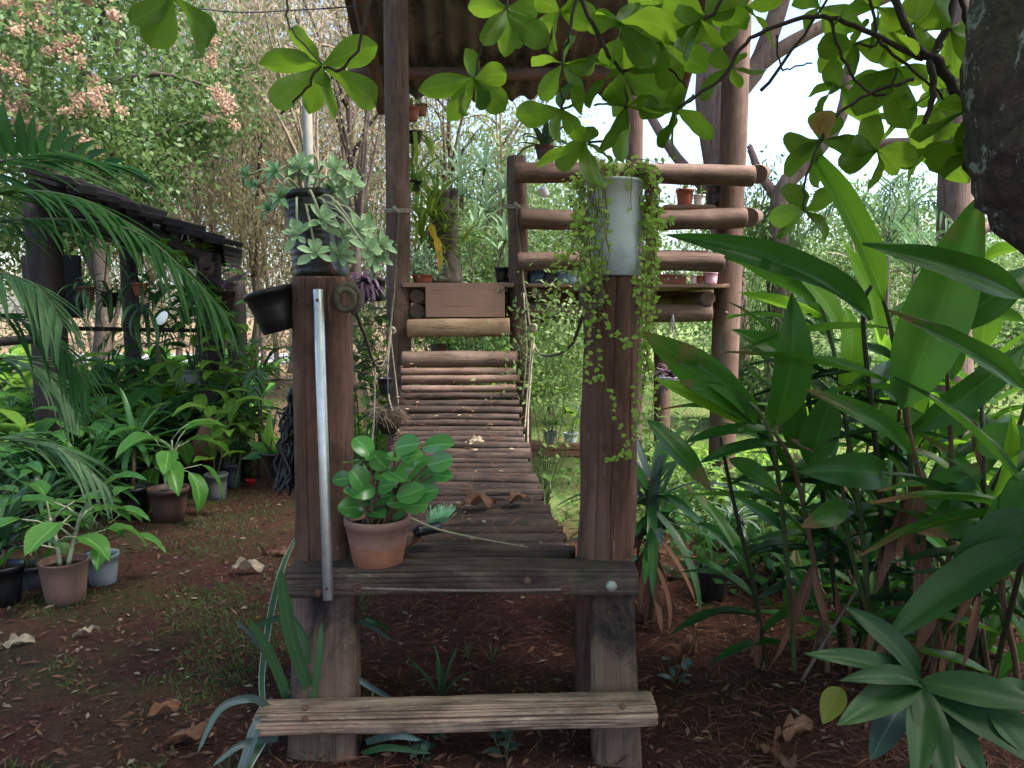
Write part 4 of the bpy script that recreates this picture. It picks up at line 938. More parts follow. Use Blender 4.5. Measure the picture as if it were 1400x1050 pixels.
t = thing('leaning_tile', 'broken terracotta roof tile leaning at the foot of the shed post', 'tile', gr(275, 668))
p = gr(275, 668); n_ = 8; vs = []
for z in (0, 1):
    for th in (0, .012):
        for i in range(n_ + 1): a = math.pi * (i / n_) * .8 + .3; vs.append(((.10 + th) * math.cos(a), (.10 + th) * math.sin(a), z * .36))
m_ = n_ + 1; fs = []
for i in range(n_): fs += [(i, i + 1, 2 * m_ + i + 1, 2 * m_ + i), (m_ + i, 3 * m_ + i, 3 * m_ + i + 1, m_ + i + 1), (i, m_ + i, m_ + i + 1, i + 1), (2 * m_ + i, 2 * m_ + i + 1, 3 * m_ + i + 1, 3 * m_ + i)]
fs += [(0, 2 * m_, 3 * m_, m_), (n_, m_ + n_, 3 * m_ + n_, 2 * m_ + n_)]
link('shard', mesh('shard', vs, fs), M['brick'], t, Matrix.Translation(p + UP * .30) @ Matrix.Rotation(.5, 4, 'Y') @ Matrix.Rotation(3.6, 4, 'Z'))
t = thing('fallen_flower', 'small red flower fallen on the path beside the row of pots', 'flower', gr(344, 664))
for k in range(7): leaf(t, gr(344, 664) + UP * .012, gr(344, 664) + UP * .04 + hv(k * .9, .35) * .05, .045, 'round', 'redpetal', UP, 'petal')

# --- nursery shed
sh = thing('nursery_shed', 'open nursery shed with black tiled roof on dark timber posts', 'shed', (-3.6, 6.2, gz(-3.6, 6.2)))
def spost(px, pyt, pyb, d, wpx, **k):
    a = at(px, pyt, d); return log('post', (a.x, d, gz(a.x, d) - .05), a, wpx * .5 * d / FPX, wpx * .5 * d / FPX, M['darkwood'], sh, sq=3.0, rings=16, lumps=.04, up=(0, -1, 0), **k)
spost(57, 268, 800, 5.9, 40); spost(284, 335, 640, 6.6, 30); spost(322, 385, 640, 7.6, 24); spost(175, 330, 640, 8.6, 20)
# roof: slopes down to the right, rows of stacked tiles
rt0, rt1 = at(40, 236, 5.6), at(296, 336, 5.9)
sx = (rt1 - rt0); rows = 9
for i in range(rows):
    a = rt0 + sx * (i / rows); b = rt0 + sx * ((i + 1.32) / rows)
    for j in range(7):
        y0 = -.15 + j * .44; off = V((-.36 * y0, y0, .0)); c = (a + b) / 2 + off + V((0, .22, .012 * U(-1, 1) + .02)); dz = math.atan2(-(b - a).z, (V((b.x, b.y, 0)) - V((a.x, a.y, 0))).length) - .16
        rot = Matrix.Rotation(dz + U(-.02, .02), 3, 'Y') @ Matrix.Rotation(U(-.02, .02), 3, 'X')
        bevel_box('roof_tile', c, ((b - a).length, .45, .055 + .015 * U(-1, 1)), M['tile'], sh, rot, .006)
for y0 in (0.0, 1.4, 2.8):
    log('rafter', rt0 + V((-.36 * y0, y0, -.08)), rt1 + V((-.05 - .36 * y0, y0, -.10)), .05, .05, M['darkwood'], sh)
for f in (.05, .5, .96):
    a = rt0 + sx * f; log('batten', a + V((0, -.1, -.15)), a + V((-1.08, 3.0, -.15)), .045, .045, M['darkwood'], sh)
log('batten', at(90, 449, 6.4), at(275, 452, 6.6), .018, .018, M['darkwood'], sh)
bevel_box('wall_panel', at(72, 392, 6.2), (.46, .03, .50), M['cloth'], sh)
log('rail', at(-30, 470, 5.0), at(58, 462, 5.0), .03, .03, M['darkwood'], sh)

# --- hanging pots
def hanging(px, py, wpx, hpx, d, mat, label, plant=None, toppy=None, name='hanging_pot', cat='hanging pot', cords=3, cord='wire', group='pots hung around the shed', tap=.72, rc=.003):
    g = at(px, py, d); k = d / FPX; t = thing(name, label, cat, g, group); make_pot(t, g, wpx * .5 * k / 1.05, wpx * .5 * k * tap / 1.05, hpx * k, mat)
    if toppy is not None:
        tp = at(px + U(-4, 4), toppy, d); tubes('hanger', [([g + hv(i * 6.283 / cords + .4) * wpx * .5 * k + UP * hpx * k * .97, tp], rc) for i in range(cords)], M[cord], t, 5)
    if plant: plant(t, g + UP * hpx * k * .86, k)
    return t
hanging(251, 390, 36, 22, 5.9, 'white', 'white hanging basket with lime leaves under the end of the black roof', bush(34, 20, 36, 16, mat='lime', spread=26), 308, cord='white', rc=.0045)
hanging(192, 404, 21, 17, 6.1, 'redpot', 'small red pot hanging under the black roof', strp(14, 60, 5, mat='straplf', el=(-40, 60), droop=(2, 3)), 335)
hanging(263, 524, 22, 19, 6.2, 'grey', 'small grey pot hanging on a long cord by the shed post', strp(12, 46, 5, mat='straplf', el=(10, 80)), 400)
hanging(196, 430, 18, 14, 6.0, 'slate', 'small dark pot hanging below the small red pot', strp(10, 80, 7, mat='straplf', el=(-60, 20), droop=(2, 3)), 404)
hanging(270, 412, 26, 20, 6.3, 'greyblue', 'clouded plastic pot hanging below the white basket', strp(10, 60, 6, mat='straplf', el=(-60, 30), droop=(2, 3)), 340)
hanging(150, 420, 24, 20, 6.3, 'black', 'black pot of trailing leaves hanging beneath the palm frond', strp(22, 60, 5, mat='palmpale', el=(-60, 60), droop=(2, 3)), 335)
hanging(118, 412, 24, 20, 5.9, 'dkbrown', 'brown pot with wispy leaves hanging by the shade cloth', strp(22, 50, 4, mat='palmpale', el=(-60, 60), droop=(2, 3)), 330)
hanging(283, 376, 20, 16, 6.1, 'dkbrown', 'rounded brown pot hanging at the very end of the black roof', None, 340)
hanging(310, 425, 24, 26, 6.4, 'moss', 'dark mossy basket with reddish leaves hanging beside the tilted black pot', bush(24, 20, 20, 12, mat='purple', spread=22), 390)
t = thing('plant_tag', 'oval pale tag dangling on a string below the palm frond', 'tag', at(222, 435, 5.6))
g = at(222, 435, 5.6); tag_m = Matrix.Translation(g) @ Matrix.Rotation(.5, 4, 'Y') @ Matrix.Rotation(1.4, 4, 'X')
link('disc', lathe([(.032, 0), (.034, .002), (.034, .004), (.032, .006)], 18), M['white'], t, tag_m @ Matrix.Diagonal((1, 1.6, 1, 1))); tubes('string', [([g + UP * .045, at(218, 345, 5.6)], .002)], M['wire'], t, 4)

# --- pots on the entrance posts
g = at(433, 379, 2.9)
t = thing('succulent_pot', 'tall ribbed black pot of pale succulents on top of the square entrance post', 'potted plant', g)
tilt = Matrix.Translation(g) @ Matrix.Rotation(-.10, 4, 'Y')
make_pot(t, g, .088, .080, .315, 'black', .03, 12, tilt @ Matrix.Translation((.0, 0, 0)), lip=1.05, seg=40)
paths = []
SUC = [(352, 255, 1, 'succg'), (340, 240, 1, 'succg'), (370, 288, 1, 'succg'), (378, 235, 0, 'succg'), (402, 240, 0, 'succg'), (425, 238, 0, 'succg'), (458, 232, 1, 'succ'), (448, 262, 0, 'succg'), (466, 258, 1, 'succ'), (406, 322, -1, 'succ'), (440, 300, -1, 'succ'),
       (432, 346, -1, 'succ'), (463, 350, -1, 'succ'), (488, 314, -.5, 'succ'), (497, 312, .2, 'succ'), (502, 340, -.4, 'succ'), (515, 352, 0, 'succ'), (506, 362, 0, 'succg'), (470, 322, -.3, 'succ'), (385, 270, -.4, 'succg'), (480, 250, .6, 'succ'), (410, 228, .3, 'succ'), (520, 335, .2, 'succ')]
top = tilt @ V((0, 0, .29))
for (px, py, fr, mt) in SUC:
    c = at(px, py, 2.9 - .13 * (fr < 0) + U(-.08, .06)); m1 = top.lerp(c, .55) + UP * .06 + V((0, -.06 * (fr < 0), 0)); q = smooth_path([top + V((U(-.05, .05), U(-.05, .05), -.02)), m1, c], 4); paths.append((q, taper(len(q), .005, .004)))
    ax = (V((c.x - top.x, -.16, .12))).normalized(); rosette(t, c, ax, 13, .072 if mt == 'succ' else .068, .033 if mt == 'succ' else .022, 'succ' if mt == 'succ' else 'lance', mt, (15, 100), .3)
tubes('stem', paths, M['stempale'], t, 6)
tubes('root', [(smooth_path([at(442, 378, 2.80), at(439, 383, 2.775), at(434, 398, 2.77), at(431, 412, 2.77)], 3), .003), (smooth_path([at(456, 377, 2.80), at(454, 388, 2.775), at(449, 410, 2.77), at(452, 440, 2.77)], 3), .003), (smooth_path([at(447, 345, 2.78), at(450, 362, 2.77), at(458, 374, 2.77)], 3), .008)], M['rust'], t, 5)
g2 = at(456, 379, 3.02); t2 = thing('plant_pot', 'bluish black pot standing behind the ribbed succulent pot', 'plant pot', g2); make_pot(t2, g2, .062, .055, .27, 'slate', .02, 8, lip=1.04)
pl_bush(t2, g2 + UP * .25, .16, 22, .07, .034, 'succ', 'succ', 'stembrown', .12, 5)

c0 = at(368, 424, 2.86)   # tilted empty pot
t = thing('tilted_pot', 'empty black plastic pot hung tilted on the side of the square entrance post', 'plant pot', c0)
ax = (at(366, 396, 2.865) - at(383, 452, 2.87)).normalized(); m = frame(at(383, 453, 2.87), at(383, 453, 2.87) + ax); p = make_pot(t, c0, .086, .062, .158, 'black', .022, 0, m, soil=False, lip=1.07, seg=36)
tubes('wire_hook', [(smooth_path([at(397, 398, 2.86), at(403, 400, 2.83), at(404, 412, 2.82)], 3), .004)], M['wire'], t, 5)

g = at(839, 378, 2.90)    # white pot with its trailing vine
t = thing('vine_pot', 'white cylindrical pot with trailing yellow green vine on the round entrance post', 'potted plant', g)
make_pot(t, g, .104, .100, .350, 'pvc', .012, 0, lip=1.01, seg=40)
paths = []; o = g + UP * .33; spots = []
for k in range(90):
    a = R.choice((U(0, 6.28), U(3.0, 4.35), U(3.0, 4.35), U(5.6, 6.6), U(5.6, 6.6))); drop = R.choice((.15, .3, .38, .5)) * U(.7, 1.2)
    if 4.4 < a < 5.5: drop *= .25
    r0 = .105 + U(.004, .04); q = [o + hv(a) * .06, o + hv(a) * .10 + UP * U(.03, .09), o + hv(a) * (r0 + .01) + UP * .01]; z = 0; aa = a
    while z < drop: z += .05; aa += U(-.10, .10); q.append(o + hv(aa) * (r0 + U(-.004, .02)) - UP * z + V((U(-.012, .012), 0, 0)))
    q = smooth_path(q, 3); paths.append((q, .0014)); spots += [p for p in q[2:] if R.random() < .5]
for (p0, p1, p2) in (((820, 370), (806, 440), (806, 520)), ((806, 360), (800, 460), (818, 520)), ((812, 380), (835, 450), (858, 470)), ((880, 360), (872, 480), (868, 560)), ((884, 380), (886, 470), (872, 580)), ((865, 380), (876, 420), (888, 520)), ((800, 300), (770, 370), (745, 440)), ((790, 290), (765, 330), (762, 370)), ((815, 480), (840, 560), (856, 625)), ((872, 560), (862, 610), (832, 632)), ((886, 300), (905, 306), (918, 302)), ((880, 470), (894, 520), (888, 600)), ((796, 340), (782, 420), (774, 500)), ((792, 300), (780, 345), (768, 352)), ((884, 300), (890, 400), (884, 500)), ((878, 330), (884, 420), (878, 530)), ((870, 400), (880, 460), (870, 510)), ((808, 300), (800, 380), (812, 440))):
    q = smooth_path([at(*p0, 2.76), at(*p1, 2.74), at(*p2, 2.74)], 6); paths.append((q, .0015)); spots += [p for p in q for _ in (0, 1)]
for k in range(34):
    a = U(0, 6.28); q = smooth_path([o, o + hv(a) * .07 + UP * U(.05, .10), o + hv(a) * U(.12, .2) + UP * U(.0, .08)], 4); paths.append((q, .0015)); spots += q[3:]
R.shuffle(spots)
for p in spots[:298]:
    az = U(0, 6.28); l = U(.016, .034); leaf(t, p, p + hv(az, U(-.5, .5)) * l, l * U(.6, .9), 'round', 'vine', UP * U(.2, 1) + V((U(-.5, .5), -.9, 0)))
P = np.array([tuple(p) for p in spots[298:]]); rg = np.random.default_rng(3); D = rg.normal(size=P.shape); D /= np.linalg.norm(D, axis=1, keepdims=True)
link('foliage', leafmass('foliage', P, D, .018, .026 * (.6 + .6 * rg.random(len(P))), None, None, origin=t.location, up=(0, -1.5, 1), seed=3), M['vine'], t, Matrix.Translation(t.location))['kind'] = 'stuff'
tubes('vine_stem', paths, M['vinered'], t, 4)

# --- on the crossbeam
g = at(517, 776, 2.80); t = thing('terracotta_pot', 'terracotta pot of round glossy leaves standing on the dark crossbeam', 'potted plant', g)
make_pot(t, g, .118, .088, .198, 'terra', .030, 0, lip=1.04, seg=44)
PEP = [(497, 613, 16), (520, 630, 15), (555, 610, 17), (597, 610, 20), (583, 645, 17), (540, 650, 17), (576, 633, 14), (490, 658, 15), (508, 688, 18), (480, 676, 12), (533, 698, 19), (482, 695, 18), (560, 675, 17), (577, 675, 18), (566, 692, 15), (528, 664, 16), (505, 650, 15), (600, 632, 15), (590, 650, 13), (513, 625, 13), (552, 642, 14), (470, 655, 12),
       (498, 672, 15), (520, 680, 15), (547, 668, 15), (604, 650, 12), (535, 625, 12), (515, 705, 16), (492, 640, 13), (562, 625, 13), (484, 632, 14), (525, 650, 13), (570, 655, 14), (545, 688, 15)]
paths = []
for (px, py, r) in PEP:
    c = at(px, py, 2.74 + U(-.07, .09)); k = 2.75 / FPX; s = g + UP * .165 + V((U(-.06, .06), U(-.06, .06), 0))
    d = V((c.x - s.x + U(-.05, .05), U(-.10, .03), U(-.02, .06))).normalized(); l = r * k * 2.35; lb = c - d * l * .45 + V((0, .006, 0)); mid = s.lerp(lb, .6) + UP * .015; paths.append((smooth_path([s, mid, lb], 4), .0045))
    leaf(t, c - d * l * .45, c + d * l * .55, l * .80, 'round', 'pepe', V((U(-.8, .8), -.75, U(.2, 1.1))))
tubes('stem', paths, M['stembrown'], t, 6)
g = at(585, 726, 3.0); t = thing('hand_brush', 'black handled brush with pale green bristles lying on the bridge', 'brush', g)
a, b = at(568, 727, 2.96), at(607, 719, 3.06); h_ = link('handle', lathe([(.012, 0), (.021, .002), (.0235, .01), (.022, .05), (.0235, .11), (.018, .12), (.0005, .121)], 18), M['black'], t, frame(a, b)); link('ring', lathe([(.010, 0), (.012, -.003), (.0125, .002), (.004, .003), (.0005, .0)], 14), M['slate'], h_, frame(a, b))
bp = []
for k in range(170):
    s = a.lerp(b, U(.45, 1.1)) + UP * .015; bp.append(([s, s + V((U(-.02, .05), U(-.02, .05), U(.035, .075)))], [.0014, .0007]))
tubes('bristles', bp, M['bristle'], t, 3)['kind'] = 'stuff'
t = thing('dry_twig', 'long pale twig lying from the terracotta pot across the bridge slats', 'twig', at(640, 735, 2.98)); tubes('twig', [(smooth_path([at(560, 708, 2.95), at(600, 724, 2.93), at(660, 737, 2.93), at(722, 748, 2.93)], 4), taper(13, .006, .002))], M['paleblade'], t, 6); t.name = 'fallen_twig'

# --- hung beside the left post: net, bowl with leaves, purple pot, moss ball
t = thing('black_net', 'ragged black mesh net hanging down the side of the square entrance post', 'net', at(396, 600, 2.95)); paths = []
for k in range(26):
    q = [at(401 + U(-4, 3), 532 + U(0, 30), 2.95)]
    while q[-1].z > at(400, 664, 2.95).z and len(q) < 14: q.append(q[-1] + V((U(-.022, .020), U(-.02, .02), -U(.02, .04))))
    paths.append((smooth_path(q, 2), U(.004, .009)))
for k in range(30):
    p = at(U(386, 403), U(555, 655), 2.95 + U(-.03, .03)); paths.append((smooth_path([p, p + V((U(-.03, .03), 0, U(-.03, .03))), p + V((U(-.04, .04), U(-.03, .03), U(-.05, .02)))], 3), .005))
tubes('strands', paths, M['net'], t, 5)
hanging(378, 652, 42, 36, 3.15, 'black', 'dark bowl with broad upright leaves hung on the net beside the square post', lambda t, o, k: [leaf(t, o, at(*q, 3.12), w * k, 'lance', m, V((U(-.5, .5), -.8, .5))) for q, w, m in (((371, 560), 20, 'lime'), ((338, 604), 15, 'dieff'), ((330, 628), 13, 'dark'), ((396, 596), 18, 'dark'), ((356, 590), 16, 'dieff'))], 560, tap=.5, group=None)
hanging(515, 412, 26, 30, 4.4, 'black', 'small black pot with purple leaves hanging between square post and tall tower post', lambda t, o, k: pl_strap(t, o + V((-.06, -.03, 0)), 80, .17, .020, 'purple', (-70, 60), 0, (1, 2, 3)), 340, group=None)
hanging(527, 538, 22, 22, 4.9, 'black', 'tiny black pot tied to the bridge rope near the tall tower post', None, 490, group=None)
c = at(531, 578, 4.6); t = thing('moss_ball', 'round moss ball with wiry dry roots hanging at the edge of the bridge', 'moss ball', c)
link('ball', lathe([(.0005, -.075), (.04, -.066), (.066, -.03), (.075, 0), (.066, .04), (.045, .066), (.0005, .075)], 18, 0, .06), M['moss'], t, Matrix.Translation(c)); tubes('hanger', [([c + UP * .07, at(530, 505, 4.7)], .003)], M['wire'], t, 4)
paths = []
for k in range(70): a = U(0, 6.28); s = c + hv(a, U(.0, 1.3)) * .07; paths.append((smooth_path([s, s + hv(a, U(.2, 1.2)) * U(.03, .07), s + hv(a + .6, U(-.6, .6)) * U(.06, .13)], 3), .0018))
tubes('wiry_roots', paths, M['twig'], t, 3)['kind'] = 'stuff'

# --- on and in the tower
def tpot(px, py, w, h, d, mat, label, plant=None, **k):
    return potted(px, py, w, h, mat, label, plant, 'pots standing on the tower', k.pop('tap', .78), d=d, **k)
tpot(936, 282, 24, 22, 6.02, 'redpot', 'red brown pot on the little shelf above the middle rail', bush(16, 12, 14, 6, mat='fgreen', spread=8)).name = 'potted_plant'
tpot(956, 282, 16, 15, 6.02, 'white', 'white pot between the red brown and black pots on the little shelf', bush(20, 12, 16, 6, mat='fgreen', spread=8))
tpot(979, 283, 30, 27, 6.15, 'black', 'black pot beside the corner post on the little shelf', None, tap=.9)
tpot(687, 386, 22, 20, 6.1, 'black', 'black pot on the deck beside the short gate post', None)
for (px, w, h, mt, lb) in ((733, 26, 18, 'blue', 'deep blue tub on the deck nearest the gate post'), (752, 22, 16, 'slate', 'dark blue tub on the deck between the blue tubs'), (774, 30, 16, 'palebluep', 'pale blue tub on the deck behind the trailing vine')):
    tpot(px, 388, w, h, 6.02, mt, lb, bush(12, 10, 14, 7, mat='lime', spread=10), tap=.88)
tb = at(918, 388, 6.02); t = thing('trough_planter', 'long terracotta coloured trough on the deck edge behind the lowest rail', 'planter', tb, 'pots standing on the tower')
for c_, s_ in (((0, -.06, .035), (.20, .012, .07)), ((0, .06, .035), (.20, .012, .07)), ((-.094, 0, .035), (.012, .108, .07)), ((.094, 0, .035), (.012, .108, .07)), ((0, 0, .012), (.176, .108, .012))): bevel_box('panel', tb + V(c_), s_, M['redpot'], t, None, .003)
pl_mass(t, tb + UP * .03, 160, .09, .09, .03, 'succ', 4)
tpot(948, 388, 9, 12, 6.0, 'white', 'tiny white jar at the end of the terracotta trough', None, soil=False)
tpot(957, 388, 11, 11, 6.0, 'redpot', 'tiny dark red pot beside the pink pot', None)
tpot(971, 388, 20, 15, 6.0, 'pink', 'pale pink pot with lime leaves beside the corner post', bush(10, 14, 12, 6, mat='lime', spread=8), tap=.9)
tpot(578, 388, 30, 12, 6.05, 'redpot', 'low terracotta bowl of grey succulents beside the tall post on the deck', lambda t, o, k: pl_mass(t, o, 420, .13, .22, .04, 'succ', 9))
hanging(563, 166, 22, 18, 6.4, 'redpot', 'red clay pot hanging high beside the tall tower post', strp(8, 30, 4, mat='brom', el=(0, 60)), 118, group='pots hung in the tower')
hanging(576, 158, 18, 14, 6.5, 'brick', 'orange clay pot hung just right of the red clay pot', strp(8, 26, 4, mat='brom', el=(0, 60)), 118, group='pots hung in the tower')
hanging(566, 196, 24, 15, 6.4, 'black', 'black pot hanging below the red clay pot', strp(14, 60, 6, mat='brom', el=(-60, 20), droop=(2, 3)), 168, group='pots hung in the tower')
hanging(566, 262, 22, 14, 6.5, 'black', 'black pot of lime trailing leaves hanging against the tall tower post', strp(20, 54, 6, mat='lime', el=(-30, 80)), 200, group='pots hung in the tower')
c = at(747, 268, 6.4); t = thing('tipped_pot', 'small white pot hanging tipped over behind the top rail', 'plant pot', c); make_pot(t, c, .042, .03, .085, 'white', mw=frame(c, c + V((-.5, -.25, .75))), soil=False); tubes('hanger', [([c + UP * .05, at(747, 150, 6.6)], .003)], M['wire'], t, 4)
hanging(744, 218, 26, 18, 6.5, 'dkbrown', 'dark orchid pot hanging above the top rail with strappy leaves', strp(14, 62, 9, mat='straplf', el=(0, 70)), 118, group='pots hung in the tower')
# dead stump full of bromeliads
b0 = at(606, 388, 6.5); t = thing('bromeliad_stump', 'dead hollow stump covered in yellow green bromeliads on the deck', 'potted plant', b0)
log('stump', b0, at(606, 262, 6.55), .13, .10, M['cork'], t, seg=30, rings=20, rough=.25, lumps=.25); log('stump', at(612, 340, 6.45), at(622, 258, 6.5), .05, .03, M['cork'], t, rough=.2, lumps=.3)
for (px, py, n, L) in ((578, 330, 26, .42), (592, 300, 24, .40), (585, 350, 16, .34), (608, 318, 12, .40), (575, 300, 14, .40), (632, 330, 8, .38), (598, 270, 14, .34)):
    c = at(px, py, 6.38)
    for i in range(n): strap(t, c, U(-3.1, .2) if i % 2 else U(0, 6.28), U(-.3, 1.45), L * U(.6, 1.1), .024, 'brom', R.choice((0, 1, 1, 2)))
leaf(t, at(588, 306, 6.22), at(597, 334, 6.18), .06, 'leaflet', 'yellow', (0, -1, .2)); leaf(t, at(596, 322, 6.18), at(601, 376, 6.18), .062, 'leaflet', 'yellow', (.3, -1, .1))
for k in range(50): strap(t, at(U(560, 600), U(300, 350), 6.36), U(0, 6.28), U(-1.5, -.6), U(.1, .3), .006, 'folive', 1)
rosette(t, at(592, 380, 6.3), (0, -.3, 1), 30, .14, .03, 'lance', 'succ', (10, 100)); rosette(t, at(566, 376, 6.2), (0, -.3, 1), 30, .12, .025, 'lance', 'succ', (10, 100))

# --- garden side
GG = 'pots on the ground of the garden side'
potted(1003, 757, 28, 44, 'slate', 'slate pot with grassy arching leaves near the bright rosette', strp(26, 60, 6, mat='stripe', el=(10, 85), droop=(1, 2)), GG, .72)
t = potted(972, 818, 40, 48, 'black', 'crumpled black nursery bag with bare soil on the pine needles', None, GG, .9, lip=1.0)
potted(1250, 748, 36, 42, 'redpot', 'terracotta coloured pot half hidden behind the ginger stalks', bush(50, 14, 40, 20, mat='fgreen', spread=24), GG)
potted(780, 608, 20, 18, 'white', 'pale pot on the ground beyond the bridge', bush(36, 14, 26, 14, mat='lime', spread=22), GG); potted(752, 606, 18, 18, 'greyblue', 'second pale pot on the ground beyond the bridge, nearer the rope', bush(40, 14, 26, 14, mat='fgreen', spread=22), GG)
potted(1125, 742, 30, 30, 'black', 'black pot with dark leaves between the ginger stalks', bush(50, 16, 44, 20, mat='dark', spread=30), GG)
potted(1050, 700, 30, 30, 'black', 'black pot of grassy leaves behind the slate pot', strp(26, 56, 6, mat='straplf', el=(5, 80)), GG)
hanging(920, 528, 44, 14, 5.2, 'white', 'white bowl of purple striped leaves hanging near the round entrance post', lambda t, o, k: pl_strap(t, o, 70, .17, .030, 'purple', (-30, 80), 0, (0, 1, 2)), 430, group=None)
bp_ = gr(775, 622); t = thing('brick_planter', 'low brick edging beyond the bridge under the lime shrub', 'planter', bp_)
for r_ in range(2):
    for i in range(4): bevel_box('brick', bp_ + V((-.42 + i * .235 + .11 * r_, 0, .035 + .07 * r_)), (.22, .11, .062), M['brick'], t, None, .006)
# dracaena with drooping strap leaves beside the round post
b0 = gr(893, 852); t = thing('dracaena', 'dark dracaena with drooping strap leaves on a shaggy stem beside the round entrance post', 'plant', b0)
c = at(890, 655, b0.y); log('stem', b0, c, .028, .024, M['stembrown'], t, rough=.2)
for i in range(40): strap(t, b0.lerp(c, U(.55, 1.0)), i * 2.4 + U(-.3, .3), math.radians(75 - 110 * i / 40), U(.38, .62), .048, R.choice(('strapblue', 'straplf', 'dark')), R.choice((0, 0, 1, 1, 2)))
for i in range(26): strap(t, b0.lerp(c, U(.2, .75)), U(0, 6.28), U(-1.2, -.3), U(.2, .42), .03, 'dryleaf', R.choice((0, 1)), name='dead_leaf')
b0 = gr(1076, 800); t = thing('bright_rosette', 'bright lime rosette plant on a mound of bare roots', 'plant', b0)
for i in range(18): strap(t, b0 + UP * .17, i * 2.4, math.radians(80 - 75 * i / 18 + U(-6, 6)), U(.16, .26), .075, 'lime', R.choice((0, 1)))
tubes('roots', [(smooth_path([b0 + UP * .18, b0 + hv(i * .7) * .07 + UP * .10, b0 + hv(i * .7) * U(.12, .2) - UP * .02], 4), taper(9, .012, .006)) for i in range(9)], M['stembrown'], t, 6)
b0 = gr(985, 720); t = thing('lime_shrub', 'small lime leaved shrub between the dracaena and the corner post', 'shrub', b0); pl_bush(t, b0, .50, 70, .085, .04, 'ovate', 'lime', 'stemgreen', .22, 7)
b0 = gr(945, 700); t = thing('leafy_shrub', 'mid green leafy shrub behind the dracaena', 'shrub', b0); pl_bush(t, b0, .35, 60, .10, .05, 'ovate', 'fgreen', 'stemgreen', .3, 8)
b0 = gr(900, 640); t = thing('leafy_shrub', 'leafy shrub under the purple bowl behind the round post', 'shrub', b0); pl_bush(t, b0, .6, 90, .11, .05, 'ovate', 'fgreen', 'stemgreen', .4, 9)
b0 = gr(745, 690); t = thing('feathery_shrub', 'feathery pale shrub growing up between the bridge and the round post', 'shrub', b0)
pl_bush(t, b0, 1.15, 120, .07, .028, 'lance', 'fpale', 'stemgreen', .30, 12); pl_mass(t, at(762, 545, b0.y), 2600, .36, .8, .045, 'fpale', 12)
b0 = gr(735, 740); t = thing('broad_leaf_plant', 'pale broad leaf plant tucked beside the lower end of the bridge', 'plant', b0); pl_cane(t, b0, .5, 3, 14, .15, .07, 'ovate', 'fgreen', 'stemgreen', .1)

